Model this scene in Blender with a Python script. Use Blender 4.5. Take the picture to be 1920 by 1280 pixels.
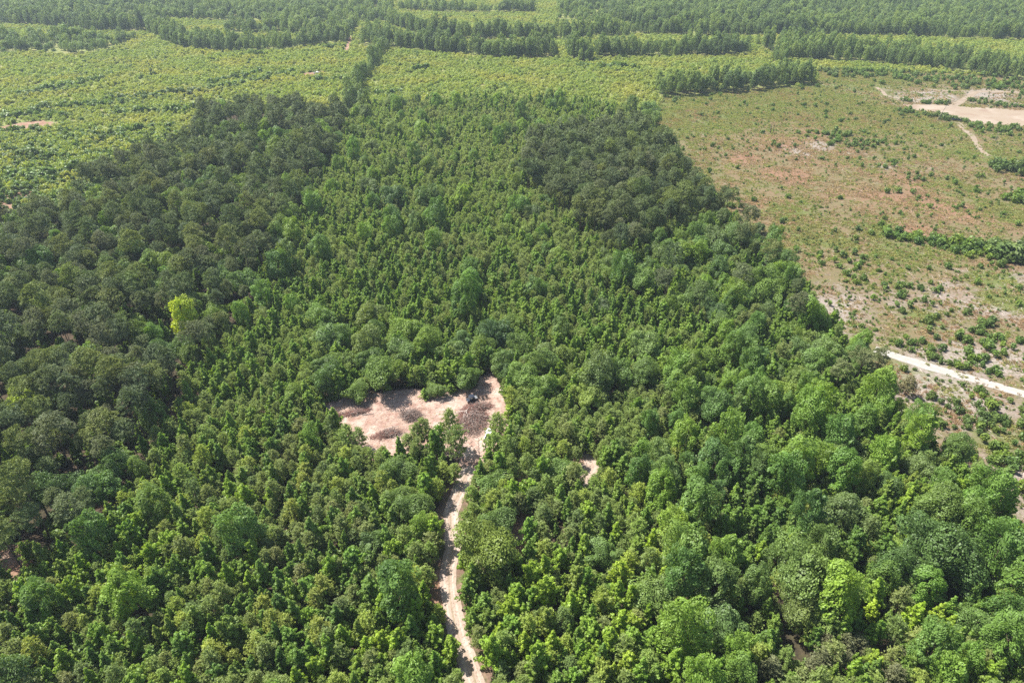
import bpy, bmesh, math, random
import numpy as np
from mathutils import Vector, Matrix

for o in list(bpy.data.objects):
    bpy.data.objects.remove(o)
rng = np.random.default_rng(7)
random.seed(7)
SC = bpy.context.scene
COL = SC.collection

# ------------------------------------------------------------------ camera, sky, sun, exposure
CAM_H, PITCH, F = 120.0, math.radians(33.0), 1280.0
cam = bpy.data.cameras.new('camera')
cam.sensor_width = 36.0; cam.lens = 24.0; cam.clip_end = 30000; cam.clip_start = 1
cam_o = bpy.data.objects.new('camera', cam); COL.objects.link(cam_o)
cam_o.location = (0, 0, CAM_H); cam_o.rotation_euler = (math.pi/2 - PITCH, 0, 0)
SC.camera = cam_o
SUN_EL, SUN_AZ = math.radians(57), math.radians(-60)      # azimuth from +Y, clockwise
w = bpy.data.worlds.new("World"); SC.world = w; w.use_nodes = True
nt = w.node_tree; bg = nt.nodes['Background']
sky = nt.nodes.new('ShaderNodeTexSky'); sky.sky_type = 'NISHITA'; sky.sun_disc = False
sky.sun_elevation = SUN_EL; sky.sun_rotation = SUN_AZ; sky.air_density = 1.2; sky.dust_density = 1.5
nt.links.new(sky.outputs[0], bg.inputs[0]); bg.inputs[1].default_value = 0.082
sl = bpy.data.lights.new('sun', 'SUN'); sl.energy = 5.0; sl.angle = math.radians(0.5); sl.color = (1, .965, .91)
so = bpy.data.objects.new('sun', sl); COL.objects.link(so)
sdir = Vector((math.sin(SUN_AZ)*math.cos(SUN_EL), math.cos(SUN_AZ)*math.cos(SUN_EL), math.sin(SUN_EL)))
so.rotation_euler = sdir.to_track_quat('Z', 'Y').to_euler(); so.location = (0, 0, 110)
SC.view_settings.view_transform = 'Standard'; SC.view_settings.look = 'None'
SC.view_settings.exposure = 1.25; SC.view_settings.gamma = 1
SC.render.engine = 'CYCLES'
cy = SC.cycles
cy.max_bounces = 7; cy.diffuse_bounces = 4; cy.glossy_bounces = 1; cy.transmission_bounces = 5
cy.volume_bounces = 0; cy.transparent_max_bounces = 4; cy.caustics_reflective = False; cy.caustics_refractive = False
cy.use_denoising = False      # the fine grain of real leaves survives
cy.use_adaptive_sampling = False

# ------------------------------------------------------------------ where things stand
ct, st = math.cos(PITCH), math.sin(PITCH)
def gp(x, y, h=0.0):
    """photo pixel (1920x1280) -> point on the plane z=h"""
    dx, u = x-960.0, 640.0-y
    d = (dx, F*ct + u*st, -F*st + u*ct)
    t = (h-CAM_H)/d[2]
    return (d[0]*t, d[1]*t)
def px(X, Y, Z=0.0):
    """world -> photo pixel, arrays"""
    X = np.asarray(X, float); Y = np.asarray(Y, float); dz = np.asarray(Z, float)-CAM_H
    f = Y*ct - dz*st; u = Y*st + dz*ct
    f = np.maximum(f, 1.0)
    return 960+F*X/f, 640-F*u/f, f
def gpoly(pts, h=0.0):
    return np.array([gp(p[0], p[1], p[2] if len(p) > 2 else h) for p in pts])
def inside(P, poly):
    x, y = P[:, 0], P[:, 1]; r = np.zeros(len(P), bool); n = len(poly)
    for i in range(n):
        x1, y1 = poly[i]; x2, y2 = poly[(i+1) % n]
        c = (y1 > y) != (y2 > y)
        with np.errstate(divide='ignore', invalid='ignore'):
            r ^= c & (x < (x2-x1)*(y-y1)/(y2-y1+1e-12)+x1)
    return r
def dline(P, line):
    d = np.full(len(P), 1e9)
    for a, b in zip(line[:-1], line[1:]):
        a = np.array(a[:2]); b = np.array(b[:2]); ab = b-a
        t = np.clip(((P-a) @ ab)/(ab @ ab+1e-9), 0, 1)
        d = np.minimum(d, np.hypot(*(P-(a+t[:, None]*ab)).T))
    return d
_perm = rng.random((257, 257))
def vnoise(x, y, s, seed=0):
    x = np.asarray(x)/s+seed*37.31+1000; y = np.asarray(y)/s+seed*11.7+1000
    xi = np.floor(x).astype(int); yi = np.floor(y).astype(int); fx = x-xi; fy = y-yi
    fx = fx*fx*(3-2*fx); fy = fy*fy*(3-2*fy)
    g = lambda a, b: _perm[a % 257, b % 257]
    return (g(xi, yi)*(1-fx)+g(xi+1, yi)*fx)*(1-fy)+(g(xi, yi+1)*(1-fx)+g(xi+1, yi+1)*fx)*fy
def fbm(x, y, s, seed=0):
    return (vnoise(x, y, s, seed)*.5+vnoise(x, y, s/2, seed+1)*.28+vnoise(x, y, s/4, seed+2)*.15+vnoise(x, y, s/8, seed+3)*.07)

# ------------------------------------------------------------------ object helpers
def tag(o, label=None, cat=None, group=None, kind=None):
    if label: o['label'] = label
    if cat: o['category'] = cat
    if group: o['group'] = group
    if kind: o['kind'] = kind
    return o
def empty(name, loc, rz=0, parent=None):
    o = bpy.data.objects.new(name, None); COL.objects.link(o); o.location = loc; o.rotation_euler = (0, 0, rz)
    o.empty_display_size = .5
    if parent: o.parent = parent
    return o
def obj(name, me, parent=None, link=True, loc=None):
    o = bpy.data.objects.new(name, me)
    if link: COL.objects.link(o)
    if parent: o.parent = parent
    if loc is not None: o.location = loc
    return o
def mesh_np(name, V, Fc, mats, attrs=None, mi=None, smooth=False):
    """V (n,3); Fc (m,k) of one k"""
    me = bpy.data.meshes.new(name)
    V = np.asarray(V, np.float32); Fc = np.asarray(Fc, np.int32); m, k = Fc.shape
    me.vertices.add(len(V)); me.vertices.foreach_set('co', V.ravel())
    me.loops.add(m*k); me.loops.foreach_set('vertex_index', Fc.ravel())
    me.polygons.add(m); me.polygons.foreach_set('loop_start', np.arange(0, m*k, k, dtype=np.int32))
    me.polygons.foreach_set('loop_total', np.full(m, k, np.int32))
    if mi is not None: me.polygons.foreach_set('material_index', np.asarray(mi, np.int32))
    me.polygons.foreach_set('use_smooth', np.full(m, smooth, bool))
    for mt in mats: me.materials.append(mt)
    for an, (dom, arr) in (attrs or {}).items():
        a = me.attributes.new(an, 'FLOAT', dom); a.data.foreach_set('value', np.asarray(arr, np.float32))
    me.update(calc_edges=True); me.validate()
    return me

# ------------------------------------------------------------------ materials
def new_mat(name):
    m = bpy.data.materials.new(name); m.use_nodes = True; m.node_tree.nodes.clear()
    return m, m.node_tree.nodes, m.node_tree.links
def N(nodes, t, **kw):
    n = nodes.new(t)
    for k, v in kw.items():
        if k[0] == '_': n.inputs[int(k[1:])].default_value = v
        else: setattr(n, k, v)
    return n
def mixc(nodes, links, fac, a, b, bt='MIX'):
    n = nodes.new('ShaderNodeMix'); n.data_type = 'RGBA'; n.blend_type = bt
    for s, v in ((n.inputs[0], fac), (n.inputs[6], a), (n.inputs[7], b)):
        if hasattr(v, 'is_linked') or isinstance(v, bpy.types.NodeSocket): links.new(v, s)
        elif isinstance(v, (tuple, list)): s.default_value = (*v, 1)
        else: s.default_value = v
    return n.outputs[2]
def maprange(nodes, links, v, a, b, c=0., d=1.):
    n = nodes.new('ShaderNodeMapRange'); links.new(v, n.inputs[0])
    for i, x in enumerate((a, b, c, d)): n.inputs[i+1].default_value = x
    return n.outputs[0]
def leaf_mat(name, base, alt, alt2, trans=.32, rough=.5, spec=.3, vr=(.62, 1.4)):
    """base / alt by tree (random), alt2 by stand (large noise); v = clump to clump"""
    m, ns, L = new_mat(name)
    oi = ns.new('ShaderNodeObjectInfo')
    r = maprange(ns, L, oi.outputs['Random'], .25, 1.)
    c = mixc(ns, L, r, base, alt)
    geo = ns.new('ShaderNodeNewGeometry')
    nz = N(ns, 'ShaderNodeTexNoise'); nz.inputs['Scale'].default_value = .028; nz.inputs['Detail'].default_value = 3
    L.new(geo.outputs['Position'], nz.inputs['Vector'])
    f = maprange(ns, L, nz.outputs[0], .45, .68)
    c = mixc(ns, L, f, c, alt2)
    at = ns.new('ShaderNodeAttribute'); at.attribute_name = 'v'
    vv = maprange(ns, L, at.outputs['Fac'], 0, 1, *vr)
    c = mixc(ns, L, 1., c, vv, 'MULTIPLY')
    c = mixc(ns, L, 1., c, oi.outputs['Color'], 'MULTIPLY')
    p = ns.new('ShaderNodeBsdfPrincipled'); L.new(c, p.inputs['Base Color'])
    p.inputs['Roughness'].default_value = rough; p.inputs['Specular IOR Level'].default_value = spec
    tr = ns.new('ShaderNodeBsdfTranslucent')
    c2 = mixc(ns, L, 1., c, (1.55, 1.5, .55), 'MULTIPLY'); L.new(c2, tr.inputs[0])
    mx = ns.new('ShaderNodeMixShader'); mx.inputs[0].default_value = trans
    L.new(p.outputs[0], mx.inputs[1]); L.new(tr.outputs[0], mx.inputs[2])
    out = ns.new('ShaderNodeOutputMaterial'); L.new(mx.outputs[0], out.inputs[0])
    return m
def plain(name, col, rough=.8, spec=.3, metal=0, noise=None, emit=None):
    m, ns, L = new_mat(name)
    p = ns.new('ShaderNodeBsdfPrincipled'); p.inputs['Base Color'].default_value = (*col, 1)
    p.inputs['Roughness'].default_value = rough; p.inputs['Specular IOR Level'].default_value = spec
    p.inputs['Metallic'].default_value = metal
    if noise:
        tc = ns.new('ShaderNodeTexCoord'); nz = ns.new('ShaderNodeTexNoise'); nz.inputs['Scale'].default_value = noise[1]
        nz.inputs['Detail'].default_value = 4
        L.new(tc.outputs['Object'], nz.inputs['Vector'])
        c = mixc(ns, L, maprange(ns, L, nz.outputs[0], .35, .65), col, noise[0]); L.new(c, p.inputs['Base Color'])
    out = ns.new('ShaderNodeOutputMaterial'); L.new(p.outputs[0], out.inputs[0])
    return m
M = {}
M['bark'] = plain('bark', (.12, .085, .06), .9, .1, noise=((.06, .045, .035), 3))
M['palebark'] = plain('pale_bark', (.30, .26, .22), .9, .1, noise=((.16, .13, .11), 3))
M['oak'] = leaf_mat('oak_leaves', (.125, .195, .046), (.155, .222, .046), (.105, .168, .050), .32)
M['gum'] = leaf_mat('sweetgum_leaves', (.175, .275, .045), (.225, .310, .050), (.145, .235, .048), .42)
M['poplar'] = leaf_mat('broadleaf_leaves', (.140, .235, .044), (.175, .262, .048), (.115, .195, .048), .38)
M['ypine'] = leaf_mat('young_pine_needles', (.225, .295, .088), (.255, .325, .085), (.230, .270, .100), .36, .55)
M['mpine'] = leaf_mat('old_pine_needles', (.128, .168, .066), (.144, .192, .062), (.148, .170, .076), .20, .6)
M['sapling'] = leaf_mat('plantation_leaves', (.275, .335, .070), (.215, .290, .066), (.335, .345, .078), .35)
M['shrub'] = leaf_mat('shrub_leaves', (.100, .170, .028), (.135, .200, .030), (.110, .155, .036), .28)
M['far'] = leaf_mat('far_wood_leaves', (.150, .225, .055), (.240, .310, .070), (.120, .180, .060), .32)
M['yellow'] = leaf_mat('yellow_leaves', (.42, .50, .050), (.42, .50, .050), (.36, .46, .050), .38)
M['brownneedle'] = leaf_mat('browning_needles', (.170, .172, .085), (.16, .18, .08), (.18, .165, .09), .25)
M['grass'] = leaf_mat('field_grass', (.21, .255, .065), (.28, .265, .095), (.26, .245, .09), .35)
M['drygrass'] = leaf_mat('dry_grass', (.33, .245, .145), (.36, .29, .16), (.33, .215, .135), .3)
M['redtwig'] = plain('red_twigs', (.32, .165, .13), .9, .1, noise=((.21, .115, .09), 2))
M['greytwig'] = plain('grey_twigs', (.13, .10, .085), .9, .1, noise=((.28, .20, .16), 2))
M['log'] = plain('pale_log', (.40, .34, .30), .8, .2, noise=((.36, .29, .24), 2))

# ------------------------------------------------------------------ foliage geometry
def unit(a): return a/np.maximum(np.linalg.norm(a, axis=1, keepdims=True), 1e-9)
def rdir(n): return unit(rng.normal(size=(n, 3)))
def diamonds(P, Nn, a, b, T=None):
    """leaf diamonds: centre P, normal Nn, half length a, half width b, along T"""
    n = len(P)
    if T is None: T = rdir(n)
    B = unit(np.cross(Nn, T)); T = unit(np.cross(B, Nn))
    a = np.broadcast_to(a, n)[:, None]; b = np.broadcast_to(b, n)[:, None]
    V = np.stack([P+T*a, P+B*b, P-T*a, P-B*b], 1).reshape(-1, 3)
    return V, np.arange(4*n).reshape(n, 4)
class Fol:
    def __init__(s): s.V = []; s.F = []; s.v = []; s.n = 0
    def add(s, V, Fc, v):
        s.V.append(V); s.F.append(Fc+s.n); s.v.append(v); s.n += len(V)
    def get(s): return np.concatenate(s.V), np.concatenate(s.F), np.concatenate(s.v)
def lobe(fo, c, r, n, size, flat=1., jit=.55, up=.35, v0=.5, low=-.55):
    d = rdir(int(n*1.5)); d = d[d[:, 2] > low][:n]; k = len(d)
    c = np.array(c); r = np.array(r)
    rad = rng.uniform(.72, 1.05, k)[:, None]
    P = c + d*r*rad*np.array([1, 1, flat])
    nn = unit(d + rng.normal(size=(k, 3))*jit + np.array([0, 0, up]))
    s = size*rng.uniform(.7, 1.3, k)
    V, Fc = diamonds(P, nn, s, s*rng.uniform(.55, .85, k))
    fo.add(V, Fc, np.clip(v0+rng.normal(size=k)*.16, 0, 1))
def tuft(fo, P, D, nb, ln, wd, spread=.7, v0=.5):
    """needle tufts at points P pointing along D"""
    k = len(P)
    P = np.repeat(P, nb, 0); D = np.repeat(D, nb, 0)
    T = unit(D+rng.normal(size=D.shape)*spread)
    l = ln*rng.uniform(.7, 1.2, len(P))
    nn = unit(rng.normal(size=D.shape)+np.array([0, 0, .6]))
    V, Fc = diamonds(P+T*l[:, None]*.8, nn, l, wd, T)
    v0 = np.repeat(np.broadcast_to(v0, k), nb)
    fo.add(V, Fc, np.clip(v0+rng.normal(size=len(P))*.12, 0, 1))
def tube(pts, rads, ns=6):
    V = []; Fc = []
    pts = [Vector(p) for p in pts]
    for i, (p, r) in enumerate(zip(pts, rads)):
        d = (pts[min(i+1, len(pts)-1)]-pts[max(i-1, 0)]).normalized()
        a = d.orthogonal().normalized(); b = d.cross(a)
        for j in range(ns):
            t = 2*math.pi*j/ns; V.append(p+(a*math.cos(t)+b*math.sin(t))*r)
    for i in range(len(pts)-1):
        for j in range(ns):
            Fc.append((i*ns+j, i*ns+(j+1) % ns, (i+1)*ns+(j+1) % ns, (i+1)*ns+j))
    return np.array([tuple(v) for v in V]), np.array(Fc)
def trunk_geo(h, r, limbs=5, z0=.35, reach=1.5, ns=6, bend=.25):
    Vs, Fs, n = [], [], 0
    bx, by = rng.normal(size=2)*bend
    path = lambda t: (bx*t*t, by*t*t, h*t-.4*(1-t))
    V, Fc = tube([path(t) for t in (0, .08, .3, .6, .85, 1)], [r*1.35, r, r*.8, r*.5, r*.25, r*.06], ns)
    Vs.append(V); Fs.append(Fc); n += len(V)
    for i in range(limbs):
        t = z0+(1-z0-.1)*(i+.5)/limbs; p = np.array(path(t)); a = i*2.4+rng.uniform(0, 1)
        L = reach*(1.1-.7*t); q = p+np.array([math.cos(a)*L*.5, math.sin(a)*L*.5, L*.3]); e = p+np.array([math.cos(a)*L, math.sin(a)*L, L*.75])
        rr = r*(1-t)*.55+.02
        V, Fc = tube([p, q, e], [rr, rr*.6, rr*.15], 4)
        Vs.append(V); Fs.append(Fc+n); n += len(V)
    return np.concatenate(Vs), np.concatenate(Fs)

def warp(g, amt=.22):
    V, Fc, v = g; a = np.arctan2(V[:, 1], V[:, 0]); p = rng.uniform(0, 6.28, 4); z = V[:, 2]
    k = 1+amt*(np.sin(2*a+p[0]+z*.25)*.6+np.sin(3*a+p[1]-z*.5)*.45+np.sin(5*a+p[2])*.25)
    hh = 1+amt*.38*np.sin(a*2+p[3])*np.clip(np.hypot(V[:, 0], V[:, 1])/3, 0, 1)
    V = V.copy(); V[:, 0] *= k; V[:, 1] *= k; V[:, 2] *= hh; V[:, 0] += rng.normal()*.03*z; V[:, 1] += rng.normal()*.03*z
    return V, Fc, v
def crown_oak(R, h, q=1.):
    fo = Fol(); nl = int(38*(.6+.4*q)); cz = h-R*1.0
    for i in range(nl):
        u = (i+.5)/nl; z = 1-1.62*u; a = i*2.39996+rng.uniform(-.4, .4); s = math.sqrt(max(0, 1-z*z))
        k = rng.uniform(.60, .84)
        c = (math.cos(a)*s*R*k, math.sin(a)*s*R*k, cz+z*R*.80*k/.72)
        rl = R*rng.uniform(.18, .40)
        lobe(fo, c, (rl, rl*rng.uniform(.75, 1.2), rl), int(rng.uniform(230, 330)*q), .155/math.sqrt(q)*R/4.5, .78, v0=rng.uniform(.3, .72))
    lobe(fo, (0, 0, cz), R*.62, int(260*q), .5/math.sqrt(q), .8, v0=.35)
    return fo.get()
def crown_gum(R, h, q=1.):
    """pointed crown of separate rising branches, each ending in leafy clumps"""
    fo = Fol(); nb = int(34*(.6+.4*q)); z0 = .10; pw = rng.choice([.75, .6, .42]); R = R*(1.12 if pw < .5 else 1.)
    for i in range(nb):
        t = z0+(1-z0)*((i+.5)/nb)**.85; L = R*max(.10, (1-(t-z0)/(1-z0)))**pw*rng.uniform(.6, 1.3)
        a = i*2.39996+rng.uniform(-.45, .45); vb = rng.uniform(.28, .72)+.12*(t-.5)
        for k in (.45, .74, 1.):
            rl = R*rng.uniform(.15, .235)*(.7+.3*(1-t))*(1.15 if k < .9 else .85)
            c = (math.cos(a)*L*k, math.sin(a)*L*k, h*(t*.93)+L*k*rng.uniform(.35, .6)-.3)
            lobe(fo, c, (rl, rl, rl*1.2), int(rng.uniform(20, 32)*q), .19/math.sqrt(q)*(R/2.1)**.5, 1., jit=.7, up=.45, v0=vb+rng.normal()*.06, low=-.8)
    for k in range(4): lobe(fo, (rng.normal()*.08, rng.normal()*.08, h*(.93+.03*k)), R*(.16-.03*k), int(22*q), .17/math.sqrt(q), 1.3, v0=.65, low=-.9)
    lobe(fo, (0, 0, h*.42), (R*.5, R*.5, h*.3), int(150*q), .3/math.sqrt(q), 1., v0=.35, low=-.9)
    return fo.get()
def crown_poplar(R, h, q=1., low=0.):
    fo = Fol(); nl = int(52*(.5+.5*q)); zc = h*(.58-low); Hh = h*(.42+low)
    for i in range(nl):
        u = (i+.5)/nl; z = 1-1.75*u; a = i*2.39996+rng.uniform(-.5, .5); s = math.sqrt(max(0, 1-z*z))**.8
        k = rng.uniform(.55, .92); rl = R*rng.uniform(.17, .36)
        c = (math.cos(a)*s*R*k, math.sin(a)*s*R*k, zc+z*Hh*rng.uniform(.78, 1.0))
        lobe(fo, c, (rl, rl, rl*1.15), int(rng.uniform(130, 190)*q), .155/math.sqrt(q)*(R/3.2)**.5, 1., up=.45, v0=rng.uniform(.28, .72), low=-.7)
    return fo.get()
def crown_ypine(R, h, q=1.):
    """whorls of rising branches set with needle tufts"""
    fo = Fol(); Ps, Ds, vs = [], [], []
    nw = 9
    for wv in range(nw):
        t = .16+.80*(wv+.5)/nw; nb = 5 if t < .8 else 4; off = rng.uniform(0, 6)
        Lw = R*(min(1., .72+t*.9) if t < .35 else ((1-t)/.65)**.62)
        for j in range(nb):
            a = off+j*6.283/nb+rng.uniform(-.3, .3); L = max(.25, Lw*rng.uniform(.7, 1.2)); m = max(3, int(11*q*(.5+L/R)))
            u = rng.uniform(.3, 1., m)**.7; rr = L*u; z = h*t+L*(.25*u+.35*u*u)+rng.normal(size=m)*.10
            P = np.stack([np.cos(a)*rr+rng.normal(size=m)*.22*R*u*.7, np.sin(a)*rr+rng.normal(size=m)*.22*R*u*.7, z], 1)
            Ps.append(P); Ds.append(np.tile([math.cos(a)*.6, math.sin(a)*.6, .75], (m, 1))); vs.append(np.full(m, rng.uniform(.25, .75)))
    P = np.concatenate(Ps); D = np.concatenate(Ds); v = np.concatenate(vs)
    tuft(fo, P, D, 8, .19/math.sqrt(q), .050/math.sqrt(q), .8, v)
    tuft(fo, np.stack([np.zeros(5), np.zeros(5), h*np.linspace(.90, 1., 5)], 1), np.tile([0, 0, 1.], (5, 1)), 8, .2, .05, .5, .7)
    return fo.get()
def crown_mpine(R, h, q=1.):
    fo = Fol(); nl = 26
    for i in range(nl):
        u = (i+.5)/nl; z = 1-1.55*u; a = i*2.39996+rng.uniform(-.6, .6); s = math.sqrt(max(0, 1-z*z))
        k = rng.uniform(.5, .95); rl = R*rng.uniform(.22, .40)
        c = np.array((math.cos(a)*s*R*k, math.sin(a)*s*R*k, h*.76+z*h*.20))
        m = int(rng.uniform(22, 36)*q)
        d = rdir(m); d[:, 2] = np.abs(d[:, 2])*.8-.1
        P = c+d*np.array([rl, rl, rl*.55]); D = d+np.array([0, 0, .5])
        tuft(fo, P, D, 8, .24/math.sqrt(q), .06/math.sqrt(q), .8, rng.uniform(.3, .7))
    return fo.get()
def crown_shrub(R, h, q=1.):
    fo = Fol(); nl = int(rng.integers(4, 8))
    for i in range(nl):
        a = rng.uniform(0, 6.28); k = rng.uniform(0, .65)*R
        lobe(fo, (math.cos(a)*k, math.sin(a)*k, h*rng.uniform(.35, .65)), (R*.45, R*.45, h*.4), int(45*q), .16/math.sqrt(q)*R, 1., v0=rng.uniform(.3, .7), low=-.9)
    return fo.get()
def crown_sapling(R, h, q=1.):
    fo = Fol()
    for i in range(6):
        a = i*2.4+rng.uniform(-.4, .4); k = R*rng.uniform(.35, .6)*(i > 0)
        lobe(fo, (math.cos(a)*k, math.sin(a)*k, h*(.66 if i == 0 else rng.uniform(.35, .6))), (R*.5, R*.5, h*.33), int(44*q), .125/math.sqrt(q)*R, 1., v0=rng.uniform(.3, .7), low=-.9)
    return fo.get()

KIND = {   # mat, crown fn, R, h, variants, trunk r, bark
    'oak':    (crown_oak, 4.5, 10.5, 8, .26, 'bark'),
    'gum':    (crown_gum, 1.95, 7.8, 12, .12, 'bark'),
    'poplar': (crown_poplar, 3.1, 12.5, 8, .20, 'bark'),
    'ypine':  (crown_ypine, 1.72, 6.8, 12, .11, 'bark'),
    'mpine':  (crown_mpine, 2.95, 16.0, 8, .19, 'bark'),
    'shrub':  (crown_shrub, 1.2, 1.7, 4, .04, 'bark'),
    'sapling': (crown_sapling, 1.9, 2.3, 6, .05, 'bark'),
}
NAME = {'oak': 'oak_tree', 'gum': 'sweetgum_tree', 'poplar': 'broadleaf_tree', 'ypine': 'young_pine_tree', 'mpine': 'old_pine_tree', 'shrub': 'shrub', 'sapling': 'sapling'}
PROTO = {}
def joined(name, cr, tr, mats):
    V, Fc, v = cr; TV, TF = tr
    return mesh_np(name, np.concatenate([V, TV]), np.concatenate([Fc, TF+len(V)]), mats,
                   {'v': ('FACE', np.concatenate([v, np.full(len(TF), .5)]))}, mi=np.concatenate([np.zeros(len(Fc)), np.ones(len(TF))]))
def make_kind(k):
    fn, R, h, nv, tr, bk = KIND[k]
    crowns, trunks, full, low = [], [], [], []
    for i in range(nv):
        sR, sh = rng.uniform(.9, 1.12), rng.uniform(.9, 1.1)
        wq = .26 if k in ('oak', 'poplar', 'shrub') else .14
        g = warp(fn(R*sR, h*sh, 1.), wq)
        t = trunk_geo(h*sh*(.9 if k != 'shrub' else .6), tr, 6, .3 if k != 'mpine' else .55, R*.8, 6)
        m = M[k]
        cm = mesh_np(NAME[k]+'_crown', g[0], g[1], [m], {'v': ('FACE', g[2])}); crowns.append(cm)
        trunks.append(mesh_np(NAME[k]+'_trunk', t[0], t[1], [M[bk]]))
        full.append(joined(NAME[k]+'_whole', g, t, [m, M[bk]]))
        gl = warp(fn(R*sR, h*sh, .33 if k not in ('shrub', 'sapling') else .5), wq)
        low.append(joined(NAME[k]+'_far', gl, t, [m, M[bk]]))
    PROTO[k] = dict(crown=crowns, trunk=trunks, full=full, low=low)
for k in KIND: make_kind(k)
# a wood seen from afar: broad, medium crowns in a mixed colour
PROTO['farwood'] = dict(low=[joined('far_tree', (crown_oak(3.6, 8.5+i*.5, .30) if i % 2 else crown_poplar(3.4, 10.5+i, .34, .05)), trunk_geo(8, .18, 4, .4, 2.5, 5), [M['far'], M['bark']]) for i in range(5)])
PROTO['tallwood'] = dict(low=[joined('tall_tree', crown_poplar(2.6, 13+i, .5, .04), trunk_geo(13, .16, 4, .4, 2., 5), [M['far'], M['palebark']]) for i in range(4)])
PROTO['grass'] = dict(low=[])
for i in range(6):
    fo = Fol(); V_ = []
    for j in range(9):
        c = rng.normal(size=2)*1.5; n = 16; sp = rng.uniform(.15, .4); vv = rng.uniform(.15, .85)
        P = np.stack([c[0]+rng.normal(size=n)*sp, c[1]+rng.normal(size=n)*sp, np.zeros(n)], 1)
        tuft(fo, P, np.tile([0, 0, 1.], (n, 1)), 2, rng.uniform(.16, .34), .075, .6, vv)
    g = fo.get(); PROTO['grass']['low'].append(mesh_np('grass_tuft', g[0], g[1], [M['grass']], {'v': ('FACE', g[2])}))

def stuff(name, label, cat, pts, var, rot, sca, meshes, col=None):
    """one object: a cloud of points carrying instances of the meshes"""
    me = bpy.data.meshes.new(name); n = len(pts)
    me.vertices.add(n); me.vertices.foreach_set('co', np.asarray(pts, np.float32).ravel())
    a = me.attributes.new('idx', 'INT', 'POINT'); a.data.foreach_set('value', np.asarray(var, np.int32))
    a = me.attributes.new('rot', 'FLOAT_VECTOR', 'POINT'); a.data.foreach_set('vector', np.asarray(rot, np.float32).ravel())
    a = me.attributes.new('sca', 'FLOAT_VECTOR', 'POINT'); a.data.foreach_set('vector', np.asarray(sca, np.float32).ravel())
    o = obj(name, me); tag(o, label, cat, kind='stuff')
    cl = bpy.data.collections.new(name+'_sources')
    for i, m in enumerate(meshes):
        q = bpy.data.objects.new('%s_source_%03d' % (name, i), m); cl.objects.link(q)
        if col: q.color = col
    ng = bpy.data.node_groups.new(name, 'GeometryNodeTree')
    ng.interface.new_socket('Geometry', in_out='INPUT', socket_type='NodeSocketGeometry')
    ng.interface.new_socket('Geometry', in_out='OUTPUT', socket_type='NodeSocketGeometry')
    ns, L = ng.nodes, ng.links
    gi = ns.new('NodeGroupInput'); go = ns.new('NodeGroupOutput')
    ci = ns.new('GeometryNodeCollectionInfo'); ci.inputs['Collection'].default_value = cl
    ci.inputs['Separate Children'].default_value = True; ci.inputs['Reset Children'].default_value = True
    ip = ns.new('GeometryNodeInstanceOnPoints'); ip.inputs['Pick Instance'].default_value = True
    def na(nm, dt):
        q = ns.new('GeometryNodeInputNamedAttribute'); q.data_type = dt; q.inputs['Name'].default_value = nm; return q.outputs['Attribute']
    L.new(gi.outputs[0], ip.inputs['Points']); L.new(ci.outputs[0], ip.inputs['Instance'])
    L.new(na('idx', 'INT'), ip.inputs['Instance Index'])
    er = ns.new('FunctionNodeEulerToRotation'); L.new(na('rot', 'FLOAT_VECTOR'), er.inputs[0]); L.new(er.outputs[0], ip.inputs['Rotation'])
    L.new(na('sca', 'FLOAT_VECTOR'), ip.inputs['Scale']); L.new(ip.outputs[0], go.inputs[0])
    md = o.modifiers.new('scatter', 'NODES'); md.node_group = ng
    return o

# ------------------------------------------------------------------ the map (photo pixels laid on the ground; third value = height of the edge seen)
CLEARING = gpoly([(600, 776), (622, 752), (668, 740), (720, 733), (790, 730), (850, 730), (893, 728), (900, 705), (925, 696), (945, 730), (958, 782), (948, 830), (915, 880), (870, 876),
                  (845, 856), (800, 856), (760, 862), (715, 870), (672, 852), (640, 822), (612, 800)])
TRACK = [gp(*p) for p in [(900, 842), (890, 862), (872, 893), (862, 922), (846, 958), (846, 1000), (849, 1030), (843, 1062), (842, 1090), (847, 1140), (860, 1195), (877, 1235), (892, 1280), (908, 1335), (925, 1400)]]
LEFTF = gpoly([(-500, 440, 16), (60, 372, 16), (110, 350, 16), (170, 300, 16), (290, 255, 16), (395, 240, 16), (352, 215, 16), (372, 190, 16), (430, 182, 16), (600, 180, 16), (645, 196, 14), (628, 250, 11), (608, 300, 9), (575, 350, 9), (552, 400, 8), (520, 455, 8), (480, 500, 8), (440, 575, 8), (385, 650, 7),
               (330, 720, 7), (292, 770, 7), (270, 830, 6), (228, 880, 6), (205, 950, 5), (150, 1010, 5), (70, 1045, 4), (30, 1090, 4), (-500, 1340, 4)])
FIELD = gpoly([(1222, 198, 12), (1275, 268, 12), (1325, 325, 13), (1385, 370, 13), (1440, 425, 12), (1500, 485, 11), (1555, 560, 10), (1640, 650, 9), (1685, 715, 12), (1735, 762, 12), (1800, 800, 12), (1850, 845, 12), (1900, 890, 12), (1990, 965, 12), (2250, 1110, 12),
               (2700, 900, 0), (2700, 240, 0), (2300, 190, 0), (1920, 150, 0), (1810, 140, 0), (1640, 134, 0), (1535, 130, 0), (1528, 160, 0), (1400, 170, 0), (1240, 184, 0)])
SAND = gpoly([(1688, 195), (1760, 197), (1920, 207), (2300, 232), (2300, 285), (1920, 237), (1830, 232), (1797, 224), (1770, 212), (1712, 206)])
PPATCH = gpoly([(985, 262, 15), (1060, 225, 15), (1150, 218, 15), (1235, 235, 15), (1290, 290, 14), (1330, 345, 13), (1395, 378, 12), (1330, 400, 9), (1250, 425, 9), (1130, 455, 9), (1090, 410, 9), (1030, 360, 9), (985, 330, 9)])
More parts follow.
